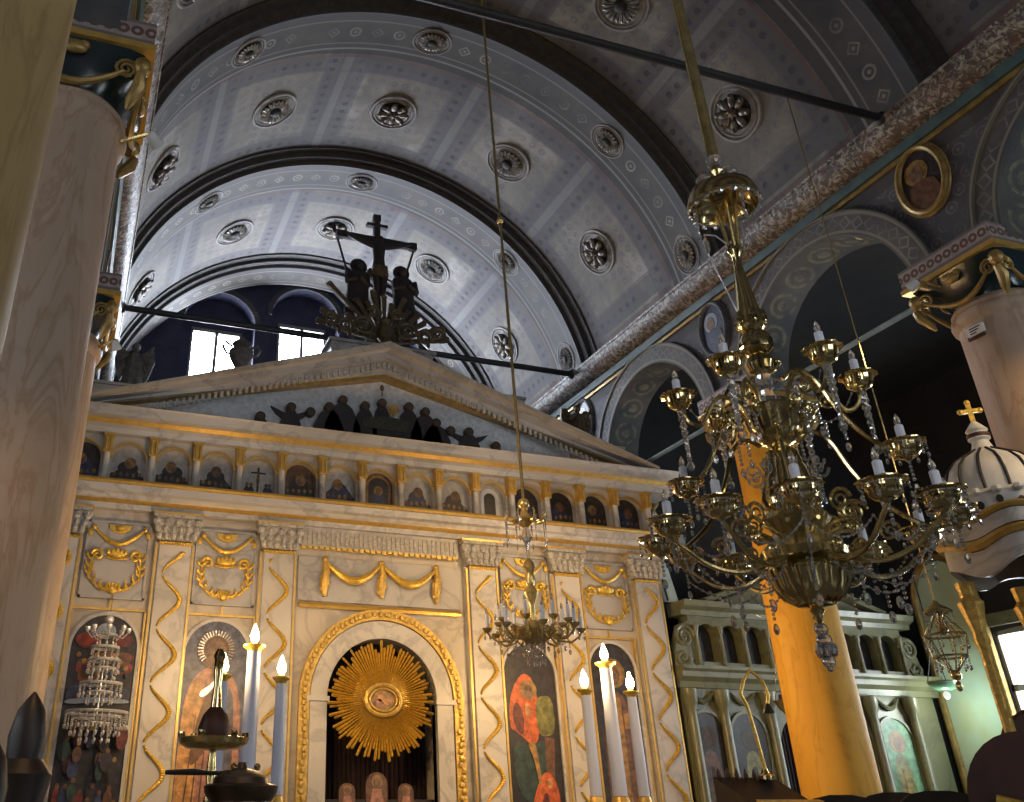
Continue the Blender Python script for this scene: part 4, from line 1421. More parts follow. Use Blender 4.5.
def mourner(u, z0, h, label, lean):
    t = root('mourner_statue', (XC + u, 10.10, z0), label, 'statue', 'mourner statues beside the crucifix')
    mb = MB()
    prof = [(.15, 0), (.17, .1 * h), (.15, .3 * h), (.14, .5 * h), (.155, .66 * h), (.15, .76 * h), (.10, .82 * h), (.05, .845 * h), (.045, .87 * h)]
    mb.lathe(prof, (0, 0, 0), 18, 0, .07, 7)
    mb.v = [(p[0] * 1.05 + lean * p[2] * .05, p[1] * .6, p[2]) for p in mb.v]
    # arms folded on the breast
    mb.tube([(-.13, -.03, .74 * h), (-.15, -.06, .58 * h), (-.02, -.12, .60 * h)], [.05, .045, .03], 8)
    mb.tube([(.13, -.03, .74 * h), (.15, -.06, .56 * h), (.02, -.12, .64 * h)], [.05, .045, .03], 8)
    mb.build('robed_body', 'darkfigure', t)
    mb = MB(); mb.ball((lean * .04, -.02, .92 * h), (.062, .068, .085), 12, 8); mb.ball((lean * .04, -.088, .91 * h), (.012, .014, .02), 6, 4)
    mb.build('face', 'darkfigure', t)
    mb = MB(); mb.tube([(lean * .04 + .115 * cos(2 * pi * i / 22), .03, .93 * h + .115 * sin(2 * pi * i / 22)) for i in range(22)], .012, 6, 0, True)
    mb.prism([(lean * .04 + .11 * cos(2 * pi * i / 22), .93 * h + .11 * sin(2 * pi * i / 22)) for i in range(22)], 'y', .025, .035)
    mb.build('halo', 'darkfigure', t)
    return t
mourner(-.30, 7.50, .92, 'dark robed mourner with round halo left of the crucifix', 1)
mourner(.42, 7.50, .92, 'dark robed mourner with round halo right of the crucifix', -1)

# radiating crest at the foot of the crucifix
ct = root('gilded_crest', (XC + .06, 9.95, 7.10), 'tarnished gilt fan of scrolls and rays at the foot of the crucifix', 'crest')
rk = random.Random(9)
for k in range(15):
    a = radians(12 + 156 * k / 14)
    L = .95 if k in (0, 1, 13, 14) else .62 + .2 * rk.random()
    if k == 11: L = 1.12
    mb = MB()
    w_ = .035
    mb.add([(.12, 0, -.018), (.12, 0, .018), (L, 0, w_), (L, 0, -w_), (.12, .05, -.018), (.12, .05, .018), (L, .06, w_), (L, .06, -w_)], [(0, 1, 2, 3), (4, 7, 6, 5), (0, 4, 5, 1), (1, 5, 6, 2), (2, 6, 7, 3), (3, 7, 4, 0)])
    mb.ball((L, .03, 0), (.03, .045, .05), 7, 5)
    mb.v = [(p[0], p[1], p[2]) for p in mb.v]
    mb.xform(Matrix.Rotation(-a, 4, 'Y')).build('ray', 'crest', ct)
for sgn in (-1, 1):
    for (cx, cz, r_) in ((.30, .18, .15), (.56, .14, .12), (.76, .22, .10), (.16, .42, .09)):
        mb = MB()
        volute(mb, (sgn * cx, -.04, cz), (sgn, 0, 0), (0, 0, 1), r_, 0, 1, 2, .028)
        for q in range(5):
            a = q * 1.3
            mb.ball((sgn * cx + r_ * cos(a), -.03, cz + r_ * sin(a)), (.03, .03, .045), 7, 5)
        mb.build('scroll', 'crest', ct)
mb = MB(); mb.lathe([(.05, 0), (.10, .05), (.11, .16), (.06, .26), (.09, .32), (.03, .38)], (0, 0, 0), 14); mb.build('socket_vase', 'crest', ct)

# angels on the ends of the pediment
def angel(u, z0, label, m):
    t = root('angel_statue', (XC + u, 10.12, z0), label, 'statue', 'angel statues on the pediment')
    mb = MB()
    mb.lathe([(.13, 0), (.12, .08), (.10, .22), (.085, .30), (.095, .40), (.08, .45), (.035, .475), (.03, .49)], (0, 0, 0), 16, 0, .10, 6)
    mb.v = [(p[0], p[1] * .75, p[2]) for p in mb.v]
    mb.tube([(-.085, -.02, .43), (-.16, -.06, .36), (-.10, -.12, .42)], [.03, .028, .02], 8)
    mb.tube([(.085, -.02, .43), (.17, -.05, .48), (.20, -.05, .56)], [.03, .026, .018], 8)
    mb.build('robed_body', m, t)
    mb = MB(); mb.ball((0, -.01, .545), (.046, .05, .06), 12, 8); mb.ball((0, .012, .56), (.054, .05, .055), 10, 7); mb.ball((0, -.06, .54), (.009, .011, .014), 6, 4)
    mb.build('head', m, t)
    for sgn in (-1, 1):
        mb = MB()
        mb.prism([(sgn * .03, .42), (sgn * .15, .56), (sgn * .22, .55), (sgn * .24, .40), (sgn * .20, .22), (sgn * .15, .10), (sgn * .10, .22), (sgn * .05, .34)], 'y', .05, .085)
        for q in range(5):
            mb.tube([(sgn * (.07 + .02 * q), .045, .40 + .015 * q), (sgn * (.11 + .028 * q), .045, .20 + .05 * q)], .014, 6)
        mb.build('wing', m, t)
    return t
angel(-3.12, 6.05, 'grey stone angel on the left end of the pediment', 'stonefigure')
angel(3.00, 6.04, 'brown angel statue on the right end of the pediment beside the arch', 'crest')

# urn on the left slope
t = root('stone_urn', (XC - 1.82, 10.15, 6.38), 'grey stone urn on the left slope of the pediment before the lit window', 'urn')
mb = MB(); mb.lathe([(.10, 0), (.10, .03), (.05, .06), (.045, .11), (.10, .20), (.15, .30), (.16, .38), (.11, .43), (.09, .46), (.13, .49), (.11, .50)], (0, 0, 0), 20)
mb.build('bowl', 'stonefigure', t)
for sgn in (-1, 1):
    mb = MB(); mb.tube([(sgn * .12, 0, .44), (sgn * .21, 0, .50), (sgn * .24, 0, .42), (sgn * .19, 0, .34), (sgn * .15, 0, .33)], .018, 7)
    mb.build('handle', 'stonefigure', t)
mb = MB(); mb.lathe([(.09, .495), (.08, .53), (.035, .56), (.02, .59)], (0, 0, 0), 14); mb.build('lid', 'stonefigure', t)

#@@PART2
# ------------------------------------------------------------------ crystal helpers
def icicle(mb, x, y, z, L, r=.018, mi=0, turns=3):
    """A twisted cut-glass rod hanging from z, ending in a drop."""
    n = 12
    prof = []
    N = 14
    v = []; f = []
    k = 5
    for j in range(N + 1):
        t = j / N
        q = r * (1 - .55 * t) * (1 + .25 * sin(t * 40))
        for i in range(k):
            a = 2 * pi * i / k + t * turns * 2
            v.append((x + q * cos(a), y + q * sin(a), z - L * t))
    for j in range(N):
        for i in range(k):
            f.append((j * k + i, j * k + (i + 1) % k, (j + 1) * k + (i + 1) % k, (j + 1) * k + i))
    mb.add(v, f, mi)
    mb.ball((x, y, z - L - .018), r * .55, 6, 4, mi)
    mb.ball((x, y, z - L - .055), (r * .9, r * .9, .028), 6, 4, mi)


def drop_chain(mb, x, y, z, n=4, r=.011, drop=.03):
    r *= .75; drop *= .75
    for k in range(n):
        mb.ball((x, y, z - k * r * 2.3), r, 6, 4)
    mb.ball((x, y, z - n * r * 2.3 - drop), (drop * .55, drop * .55, drop), 6, 4)


def bead_swag(mb, p, q, sag, n=12, r=.009):
    p = Vector(p); q = Vector(q); line = []
    for k in range(n + 1):
        t = k / n
        c = p.lerp(q, t); c.z -= sag * 4 * t * (1 - t)
        mb.ball(tuple(c), r * .75, 6, 4)
        line.append(tuple(c))
    mb.tube(line, .003, 4)


# ================================================================== the big chandelier
CH = (3.35, 3.46, 2.15)
ch = root('crystal_chandelier', CH, 'huge brass and crystal chandelier with many white candle tubes in the nave', 'chandelier')
OZ = (0, 0, 2.15)
def cb(mb, name, mat, parent=None, smooth=38): return mb.build(name, mat, parent or ch, OZ, smooth)
mb = MB(); mb.lathe([(.036, 5.14), (.036, 7.2), (.04, 7.22), (.036, 7.24), (.036, 10.55)], n=12); cb(mb, 'hanging_rod', 'brass2')
mb = MB(); mb.lathe([(.10, 10.45), (.05, 10.5), (.04, 10.57)], n=14); cb(mb, 'ceiling_rose', 'brass2')
mb = MB(); mb.ball((0, 0, 5.12), .05, 14, 9); cb(mb, 'glass_ball', 'crystal')
mb = MB(); mb.lathe([(.02, 4.95), (.035, 4.99), (.05, 5.03), (.03, 5.07), (.02, 5.1)], n=14); cb(mb, 'collar', 'brass')
for k in range(3):
    a = radians(40 + 120 * k)
    mb = MB(); mb.ball((.085 * cos(a), .085 * sin(a), 4.98), (.05, .05, .035), 10, 7); cb(mb, 'cut_glass_cup', 'crystal')
mb = MB(); mb.lathe([(.04, 4.95), (.12, 4.935), (.185, 4.89), (.205, 4.83), (.21, 4.79), (.20, 4.785), (.185, 4.83), (.15, 4.875), (.09, 4.90), (.04, 4.91)], n=28); cb(mb, 'canopy_bowl', 'brass')
mb = MB()
for k in range(16): mb.ball((.20 * cos(2 * pi * k / 16), .20 * sin(2 * pi * k / 16), 4.765), .016, 6, 4)
mb.tube([(.20 * cos(2 * pi * k / 24), .20 * sin(2 * pi * k / 24), 4.775) for k in range(24)], .006, 5, 0, True)
cb(mb, 'bead_rim', 'crystal')
for k in range(3):
    a = 2 * pi * k / 3 + .4
    mb = MB(); icicle(mb, .17 * cos(a), .17 * sin(a), 4.80, .15, .015); cb(mb, 'crystal_drop', 'crystal')
for k in range(5):
    a = 2 * pi * k / 5 + .4
    mb = MB(); mb.tube([(.075 * cos(a), .075 * sin(a), 4.90), (.05 * cos(a), .05 * sin(a), 4.70), (.025 * cos(a), .025 * sin(a), 4.45)], .011, 7); cb(mb, 'support_tube', 'brass2')
mb = MB(); mb.lathe([(.03, 4.50), (.045, 4.47), (.045, 4.45), (.03, 4.42), (.022, 4.38), (.03, 4.30), (.045, 4.15), (.065, 4.02), (.075, 3.96), (.055, 3.93), (.03, 3.91)], n=20, flute=.06, nf=10); cb(mb, 'tall_vase', 'brass')
mb = MB()
for k in range(6):
    a = 2 * pi * k / 6
    mb.ball((.07 * cos(a), .07 * sin(a), 4.0), (.02, .02, .05), 7, 5)
cb(mb, 'leaf_ring', 'brass')
mb = MB(); mb.lathe([(.03, 3.92), (.065, 3.91), (.088, 3.86), (.085, 3.81), (.05, 3.78), (.03, 3.77)], n=24, flute=.03, nf=12); cb(mb, 'gadrooned_knop', 'brass')
mb = MB(); mb.lathe([(.03, 3.775), (.07, 3.76), (.085, 3.72), (.07, 3.68), (.03, 3.66)], n=24); mb.ball((.06, -.06, 3.72), .02, 8, 5); cb(mb, 'lower_knop', 'brass')
mb = MB(); mb.lathe([(.035, 3.665), (.05, 3.62), (.035, 3.57), (.05, 3.52), (.035, 3.47), (.04, 3.44)], n=8); cb(mb, 'glass_stem', 'crystal', smooth=0)
mb = MB(); mb.lathe([(.04, 3.45), (.15, 3.455), (.165, 3.44), (.155, 3.42), (.14, 3.40), (.13, 3.34), (.09, 3.28), (.05, 3.25), (.03, 3.24)], n=42, flute=.05, nf=14); cb(mb, 'upper_bowl', 'brass')
mb = MB(); mb.lathe([(.03, 3.25), (.07, 3.22), (.085, 3.15), (.11, 3.05), (.135, 2.97), (.125, 2.93), (.07, 2.90), (.05, 2.88)], n=42, flute=.07, nf=14); cb(mb, 'fluted_vase', 'brass')
mb = MB(); mb.lathe([(.05, 2.9), (.14, 2.89), (.16, 2.86), (.12, 2.80), (.16, 2.74), (.20, 2.70), (.19, 2.66), (.15, 2.64), (.10, 2.62)], n=28, flute=.03, nf=9); cb(mb, 'arm_hub', 'brass2')
mb = MB(); mb.lathe([(.10, 2.63), (.175, 2.63), (.19, 2.61), (.185, 2.585), (.175, 2.57), (.165, 2.53), (.13, 2.475), (.08, 2.445), (.03, 2.435)], n=60, flute=.05, nf=20); cb(mb, 'ribbed_bottom_bowl', 'brass')
mb = MB(); mb.lathe([(.02, 2.44), (.035, 2.42), (.02, 2.40), (.012, 2.36)], n=12); cb(mb, 'finial_stem', 'brass')
mb = MB(); mb.ball((0, 0, 2.335), .03, 8, 6); mb.ball((0, 0, 2.285), .036, 8, 6)
for k in range(6):
    a = pi * k / 3
    mb.ball((.032 * cos(a), .032 * sin(a), 2.24), (.02, .02, .035), 6, 4)
mb.ball((0, 0, 2.19), .03, 8, 6); mb.ball((0, 0, 2.16), .016, 6, 4)
cb(mb, 'crystal_finial', 'crystal', smooth=0)
# scroll leaves around the hub
for k in range(12):
    a = 2 * pi * k / 12 + .13
    mb = MB()
    volute(mb, (.26, 0, 2.86 + .03 * (k % 2)), (1, 0, 0), (0, 0, 1), .06, 0, 1, 1.8, .010)
    mb.tube([(.12, 0, 2.76), (.2, 0, 2.80), (.26, 0, 2.80)], .011, 6)
    cb(mb.xform(Matrix.Rotation(a, 4, 'Z')), 'scroll_leaf', 'brass2')
for k in range(8):
    a = 2 * pi * k / 8 + .3
    mb = MB()
    volute(mb, (.16, 0, 3.12), (1, 0, 0), (0, 0, 1), .05, 0, -1, 1.6, .008)
    drop_chain(mb, .13, 0, 3.05, 7, .012, .03)
    cb(mb.xform(Matrix.Rotation(a, 4, 'Z')), 'crystal_spray', 'crystal')


def candle_arm(r, zc, kind, ang, cupr):
    """One arm: brass tube, cup, white candle tube, glass flame bulb and hanging crystals, built along +x and turned."""
    rot = Matrix.Rotation(radians(ang), 4, 'Z')
    mb = MB()
    if kind == 'low':
        pth = [(.10, 0, zc - .12), (.22, 0, zc - .21), (.36, 0, zc - .25), (.50, 0, zc - .22), (r - .07, 0, zc - .15), (r - .01, 0, zc - .10), (r, 0, zc - .06)]
        rr = [.016, .014, .013, .012, .011, .011, .012]
    elif kind == 'arc':
        pth = [(.09, 0, zc + .42), (.16, 0, zc + .47), (.24, 0, zc + .40), (.30, 0, zc + .24), (.40, 0, zc + .06), (.52, 0, zc - .05), (r - .06, 0, zc - .08), (r, 0, zc - .06)]
        rr = [.012] * 8
    else:
        pth = [(.10, 0, zc - .25), (.15, 0, zc - .10), (.24, 0, zc - .04), (.31, 0, zc - .12), (.36, 0, zc - .19), (r - .03, 0, zc - .16), (r, 0, zc - .07)]
        rr = [.012] * 7
    # smooth the path
    P_ = []
    R_ = []
    for i in range(len(pth) - 1):
        p0 = Vector(pth[max(0, i - 1)]); p1 = Vector(pth[i]); p2 = Vector(pth[i + 1]); p3 = Vector(pth[min(len(pth) - 1, i + 2)])
        for q in range(4):
            t = q / 4
            P_.append(.5 * ((2 * p1) + (p2 - p0) * t + (2 * p0 - 5 * p1 + 4 * p2 - p3) * t * t + (3 * p1 - p0 - 3 * p2 + p3) * t ** 3)); R_.append(rr[i])
    P_.append(Vector(pth[-1])); R_.append(rr[-1])
    mb.tube(P_, R_, 7)
    if kind != 'arc':
        volute(mb, (r * .62, 0, zc - .13), (1, 0, 0), (0, 0, 1), .05, 0, 1, 1.7, .009)
        volute(mb, (r * .40, 0, zc - .16), (-1, 0, 0), (0, 0, 1), .045, 0, -1, 1.7, .009)
    arm = cb(mb.xform(rot), 'arm', 'brass' if kind == 'arc' else 'brass2')
    mb = MB()
    mb.lathe([(.012, zc - .10), (.025, zc - .085), (cupr * .40, zc - .082), (cupr * .64, zc - .06), (cupr * .70, zc - .03), (cupr * .72, zc - .014), (cupr, zc - .006), (cupr, zc), (cupr * .9, zc + .002), (cupr * .5, zc - .008), (.02, zc - .008)], (r, 0, 0), 36, 0, .05, 12)
    cb(mb.xform(rot), 'candle_cup', 'brass', arm)
    mb = MB(); mb.lathe([(.021, zc - .008), (.021, zc + .085), (.016, zc + .09)], (r, 0, 0), 12); cb(mb.xform(rot), 'candle_tube', 'candlewhite', arm)
    mb = MB(); mb.lathe([(.009, zc + .09), (.016, zc + .105), (.016, zc + .12), (.008, zc + .14), (.002, zc + .152)], (r, 0, 0), 10); cb(mb.xform(rot), 'flame_bulb', 'bulbglass', arm)
    mb = MB()
    if kind == 'up':
        icicle(mb, r, 0, zc - .09, .27, .024)
    else:
        for k in range(7):
            a = 2 * pi * k / 7
            drop_chain(mb, r + cupr * .93 * cos(a), cupr * .93 * sin(a), zc - .03, 2, .009, .022)
        mb.tube([(r + cupr * .93 * cos(2 * pi * q / 16), cupr * .93 * sin(2 * pi * q / 16), zc - .022) for q in range(16)], .004, 4, 0, True)
        mb.tube([(r - cupr * .93, 0, zc - .022), (r, 0, zc - .11), (r + cupr * .93, 0, zc - .022)], .003, 4)
        drop_chain(mb, r, 0, zc - .11, 5, .012, .034)
    cb(mb.xform(rot), 'crystal_chain', 'crystal', arm)
    return arm


for k in range(6): candle_arm(.45, 3.60, 'up', -154 + 60 * k, .095)
for a in (113, -38, 38): candle_arm(.56, 3.20, 'arc', a, .10)
for k in range(12): candle_arm(.67, 2.84, 'arc' if k % 3 == 1 else 'low', -161 + 30 * k, .105)
for k in range(12):
    a0, a1 = radians(-161 + 30 * k), radians(-131 + 30 * k)
    mb = MB(); bead_swag(mb, (.56 * cos(a0), .56 * sin(a0), 2.72), (.56 * cos(a1), .56 * sin(a1), 2.72), .09, 14, .010)
    cb(mb, 'bead_swag', 'crystal')
    mb = MB(); bead_swag(mb, (.19 * cos(a0), .19 * sin(a0), 2.63), (.55 * cos(a0), .55 * sin(a0), 2.60), .10, 14, .010)
    drop_chain(mb, .38 * cos(a0), .38 * sin(a0), 2.54, 5, .013, .04)
    cb(mb, 'bead_swag', 'crystal')
for k in range(6):
    a = radians(-154 + 60 * k)
    mb = MB()
    bead_swag(mb, (.40 * cos(a), .40 * sin(a), 3.50), (.14 * cos(a), .14 * sin(a), 3.42), .10, 10, .010)
    for q, L in ((.24, 4), (.32, 5)):
        drop_chain(mb, q * cos(a), q * sin(a), 3.36, L, .014, .036)
    cb(mb, 'bead_swag', 'crystal')
# faceted glass disc on a bent wire
mb = MB()
da_ = radians(170)
dx, dy = .17 * cos(da_), .17 * sin(da_)
mb.tube([(.03 * cos(da_), .03 * sin(da_), 4.50), (.1 * cos(da_), .1 * sin(da_), 4.56), (dx, dy, 4.56), (dx, dy, 4.53)], .005, 5)
mb.tube([(dx, dy, 4.43), (.06 * cos(da_), .06 * sin(da_), 4.02)], .005, 5)
wr = cb(mb, 'bent_wire', 'silver')
mb = MB()
mb.lathe([(.022, -.018), (.056, -.004), (.056, .004), (.022, .018)], (0, 0, 0), 14)
mb.xform(Matrix.Translation((dx, dy, 4.48)) @ Matrix.Rotation(radians(46), 4, 'Z') @ Matrix.Rotation(pi / 2, 4, 'X'))
cb(mb, 'faceted_disc', 'crystal', wr, smooth=0)

# ================================================================== the small chandelier
SC = (3.35, 6.30, 2.52)
sc = root('crystal_chandelier', SC, 'small gilt chandelier with white candles hanging before the icon screen', 'chandelier')
OZ2 = (0, 0, 2.52)
def sbp(mb, name, mat, parent=None, smooth=38): return mb.build(name, mat, parent or sc, OZ2, smooth)
mb = MB(); mb.tube([(0, 0, 3.8), (0, 0, 10.55)], .014, 8); sbp(mb, 'hanging_rod', 'brass2')
mb = MB(); mb.ball((0, 0, 6.60), .035, 10, 7); sbp(mb, 'rod_bead', 'gilt')
mb = MB(); mb.ball((0, 0, 3.78), .05, 12, 8); sbp(mb, 'ball', 'gilt')
mb = MB(); mb.lathe([(.02, 3.74), (.035, 3.70), (.06, 3.66), (.10, 3.65), (.11, 3.64), (.05, 3.61), (.02, 3.58)], n=18); sbp(mb, 'crown_dish', 'gilt')
for k in range(8):
    a = 2 * pi * k / 8
    mb = MB(); mb.tube([(.06, 0, 3.66), (.10, 0, 3.62), (.15, 0, 3.63), (.17, 0, 3.68), (.15, 0, 3.71)], .007, 6)
    arm = sbp(mb.xform(Matrix.Rotation(a, 4, 'Z')), 'crown_scroll', 'gilt')
    mb = MB(); icicle(mb, .165, 0, 3.66, .14, .008); sbp(mb.xform(Matrix.Rotation(a, 4, 'Z')), 'crystal_drop', 'crystal', arm)
mb = MB(); mb.lathe([(.02, 3.58), (.03, 3.55), (.045, 3.50), (.02, 3.46), (.012, 3.40), (.012, 3.33)], n=14); sbp(mb, 'upper_stem', 'crystal')
mb = MB(); mb.lathe([(.012, 3.34), (.04, 3.30), (.05, 3.26), (.03, 3.22), (.045, 3.17), (.03, 3.12), (.055, 3.07), (.04, 3.02), (.02, 2.98), (.025, 2.85)], n=14); sbp(mb, 'baluster', 'gilt')
mb = MB(); mb.lathe([(.03, 2.86), (.06, 2.83), (.15, 2.80), (.17, 2.775), (.13, 2.73), (.08, 2.70), (.05, 2.68)], n=24, flute=.03, nf=10); sbp(mb, 'body', 'gilt')
mb = MB()
for k in range(9):
    a = 2 * pi * k / 9
    icicle(mb, .07 * cos(a), .07 * sin(a), 2.70, .09, .010)
mb.ball((0, 0, 2.61), .035, 8, 6); mb.ball((0, 0, 2.55), (.02, .02, .03), 8, 6)
sbp(mb, 'crystal_finial', 'crystal')
proto = None
for k in range(16):
    rot = Matrix.Rotation(2 * pi * k / 16 + .1, 4, 'Z')
    r_ = .36 if k % 2 else .27
    zc = 2.80 if k % 2 else 2.86
    mb = MB()
    mb.tube([(.12, 0, 2.77), (.18, 0, 2.71), (r_ - .08, 0, 2.70), (r_ - .02, 0, 2.74), (r_, 0, zc - .03)], .009, 6)
    volute(mb, (r_ - .10, 0, 2.77), (1, 0, 0), (0, 0, 1), .032, 0, 1, 1.5, .006)
    arm = sbp(mb.xform(rot), 'arm', 'gilt')
    mb = MB(); mb.lathe([(.008, zc - .035), (.03, zc - .02), (.04, zc), (.02, zc - .004)], (r_, 0, 0), 12); sbp(mb.xform(rot), 'candle_cup', 'gilt', arm)
    mb = MB(); mb.lathe([(.014, zc - .004), (.014, zc + .10), (.009, zc + .105)], (r_, 0, 0), 9); sbp(mb.xform(rot), 'candle_tube', 'candlewhite', arm)
    mb = MB(); mb.lathe([(.007, zc + .105), (.011, zc + .12), (.009, zc + .14), (.002, zc + .158)], (r_, 0, 0), 7); sbp(mb.xform(rot), 'flame_bulb', 'bulbglass', arm)
    mb = MB()
    for q in (-.02, .02): drop_chain(mb, r_ + q, 0, zc - .03, 2, .007, .022)
    drop_chain(mb, r_ - .1, 0, 2.69, 3, .008, .028)
    sbp(mb.xform(rot), 'crystal_chain', 'crystal', arm)

# crystal lamp on a long thin cord, before the south arcade
lp = root('hanging_crystal_lamp', (6.6, 5.57, 2.38), 'crystal lamp on a long thin cord hanging right of the big chandelier', 'lamp')
OL = (0, 0, 2.38)
mb = MB(); mb.tube([(0, 0, 3.05), (0, 0, 8.50)], .007, 6); mb.build('cord', 'brass2', lp, OL)
mb = MB(); mb.lathe([(.01, 3.07), (.03, 3.04), (.09, 3.0), (.10, 2.985), (.03, 2.97), (.02, 2.88), (.04, 2.84), (.02, 2.80)], n=16); mb.build('crown', 'brass2', lp, OL)
for j, (r_, z_) in enumerate(((.10, 2.98), (.15, 2.80), (.12, 2.64))):
    mb = MB()
    mb.tube([(r_ * cos(2 * pi * i / 20), r_ * sin(2 * pi * i / 20), z_) for i in range(20)], .008, 6, 0, True)
    ring_ = mb.build('ring', 'brass2', lp, OL)
    mb = MB()
    for k in range(12):
        a = 2 * pi * k / 12
        drop_chain(mb, r_ * cos(a), r_ * sin(a), z_ - .01, 4, .009, .026)
    mb.tube([(r_ * cos(2 * pi * i / 20), r_ * sin(2 * pi * i / 20), z_ - .008) for i in range(20)], .004, 4, 0, True)
    mb.build('crystal_chain', 'crystal', ring_, OL)
mb = MB()
for k in range(6):
    a = 2 * pi * k / 6
    mb.tube([(.02 * cos(a), .02 * sin(a), 2.98), (.15 * cos(a), .15 * sin(a), 2.80), (.12 * cos(a), .12 * sin(a), 2.64), (.02 * cos(a), .02 * sin(a), 2.52)], .006, 5)
mb.ball((0, 0, 2.50), .04, 10, 7); mb.ball((0, 0, 2.42), (.025, .025, .04), 8, 6)
mb.build('wire_cage', 'brass2', lp, OL)

# lamp shape added in place of a chandelier reflection on the crowded icon
il = root('hanging_crystal_lamp', (.325, 9.62, 2.10), 'tiered silver lamp shape standing for a chandelier reflection on the leftmost icon', 'lamp')
OI = (0, 0, 2.10)
mb = MB(); mb.tube([(0, 0, 3.32), (0, 0, 3.45), (0, .10, 3.53), (0, .37, 3.53)], .007, 6); mb.build('hook', 'brass2', il, OI)
mb = MB(); mb.tube([(0, 0, 2.2), (0, 0, 3.34)], .008, 6); mb.ball((0, 0, 3.27), .045, 10, 7); mb.build('stem', 'silver', il, OI)
for (r_, z_, n_, L_) in ((.09, 3.12, 8, 3), (.13, 3.00, 12, 4), (.15, 2.88, 14, 4), (.12, 2.80, 10, 3), (.20, 2.66, 18, 4), (.12, 2.58, 10, 3), (.29, 2.40, 26, 5), (.23, 2.36, 20, 6), (.14, 2.30, 12, 6)):
    mb = MB()
    mb.tube([(r_ * cos(2 * pi * i / 20), r_ * sin(2 * pi * i / 20), z_) for i in range(20)], .011, 6, 0, True)
    for k in range(4): mb.tube([(0, 0, z_ + .02), (r_ * cos(k * pi / 2), r_ * sin(k * pi / 2), z_)], .007, 5)
    rg_ = mb.build('ring', 'silver', il, OI)
    mb = MB()
    for k in range(n_):
        a = 2 * pi * k / n_
        drop_chain(mb, r_ * cos(a), r_ * sin(a), z_ - .012, L_, .011, .03)
    mb.tube([(r_ * cos(2 * pi * i / 20), r_ * sin(2 * pi * i / 20), z_ - .012) for i in range(20)], .006, 4, 0, True)
    mb.build('crystal_chain', 'silver', rg_, OI)
for k in range(8):
    a = 2 * pi * k / 8
    mb = MB(); mb.lathe([(.01, 3.14), (.025, 3.16), (.028, 3.19), (.02, 3.18)], (.2 * cos(a), .2 * sin(a), 0), 8)
    mb.tube([(.08 * cos(a), .08 * sin(a), 3.12), (.15 * cos(a), .15 * sin(a), 3.09), (.2 * cos(a), .2 * sin(a), 3.15)], .006, 5)
    mb.build('candle_cup', 'silver', il, OI)

# ================================================================== tall candles
def tall_candle(x, y, zb, zt, r, label, grp):
    t = root('altar_candle', (x, y, zb), label, 'candle', grp)
    L = zt - zb
    mb = MB(); mb.lathe([(r * 1.12, .0), (r * 1.1, .05), (r * 1.06, L * .5), (r * .92, L)], n=20); mb.build('wax_shaft', 'wax', t)
    mb = MB(); mb.lathe([(r * .95, L - .02), (r * 1.1, L), (r * 1.6, L + .02), (r * 1.65, L + .035), (r * .8, L + .04), (r * .5, L + .06)], n=18); mb.build('gold_drip_cup', 'gold', t)
    mb = MB(); mb.lathe([(.010, L + .05), (.032, L + .075), (.042, L + .11), (.028, L + .16), (.004, L + .22)], n=10); mb.build('flame', 'flame', t)
    lamp('POINT', 'flame_light', (x, y, zt + .27), 26, (1.0, .62, .27), None, .05)
    mb = MB(); mb.lathe([(r * 1.3, -.04), (r * 1.45, -.02), (r * 1.35, 0), (r * 1.2, .03), (r * 1.3, .035)], n=16); mb.build('gold_socket', 'goldtrim', t)
    return t


def candle_stand(x, y, label):
    t = root('candle_stand', (x, y, 0), label, 'candle stand', 'tall candle stands')
    mb = MB(); mb.lathe([(.30, 0), (.30, .05), (.22, .09), (.10, .14), (.06, .25), (.09, .40), (.05, .55), (.045, 1.1), (.08, 1.25), (.05, 1.35), (.06, 1.48), (.10, 1.52)], n=20); mb.build('column', 'goldtrim', t)
    mb = MB(); mb.box(-.40, .40, -.12, .12, 1.55, 1.60); mb.prism([(-.12, 1.50), (.12, 1.50), (.38, 1.56), (-.38, 1.56)], 'y', -.08, .08); mb.build('tray', 'goldtrim', t)


for sx, w_ in ((1.56, 'left'), (5.14, 'right')):
    candle_stand(sx, 8.23, 'gilded stand carrying the three tall candles %s of the doorway' % w_)
    for dx, zt, r_, nm in ((-.26, 2.58, .048, 'outer' if sx < 3 else 'inner'), (0, 2.84, .062, 'taller middle'), (.26, 2.58, .048, 'inner' if sx < 3 else 'outer')):
        tall_candle(sx + dx, 8.23, 1.645, zt, r_, '%s lit white candle on the stand %s of the doorway' % (nm, w_), 'lit candles %s of the doorway' % w_)

# ================================================================== side chapel screen in the south aisle
ss = root('side_chapel_screen', (9.25, 10.0, 0), 'smaller pale green marble icon screen in the dark side aisle', 'icon screen')
def sp_(mb, name, mat, parent=None): return mb.build(name, mat, parent or ss, (0, 0, 0))
mb = MB()
arched_wall(mb, -1.98, 2.05, 0, 2.95, [(-.25, .36, 0, 2.25)], 0, .25, 'y')
sp_(mb, 'marble_body', 'greenmarble')
mb = MB(); mb.prism([(.1, 2.90), (-.06, 2.90), (-.08, 2.97), (-.15, 3.02), (-.16, 3.08), (-.2, 3.11), (-.2, 3.15), (.25, 3.15), (.25, 2.9)], 'x', -2.02, 2.1); sp_(mb, 'lower_cornice', 'greenmarble')
mb = MB()
go = [(-1.46 + .37 * k, .15, 3.22, 3.54) for k in range(9)]
arched_wall(mb, -1.72, 1.75, 3.15, 3.78, go, -.02, .12, 'y')
ga = sp_(mb, 'gallery_arcade', 'greenmarble')
mb = MB(); mb.box(-1.72, 1.75, .13, .18, 3.15, 3.78); sp_(mb, 'dark_backing', 'p_dark', ga)
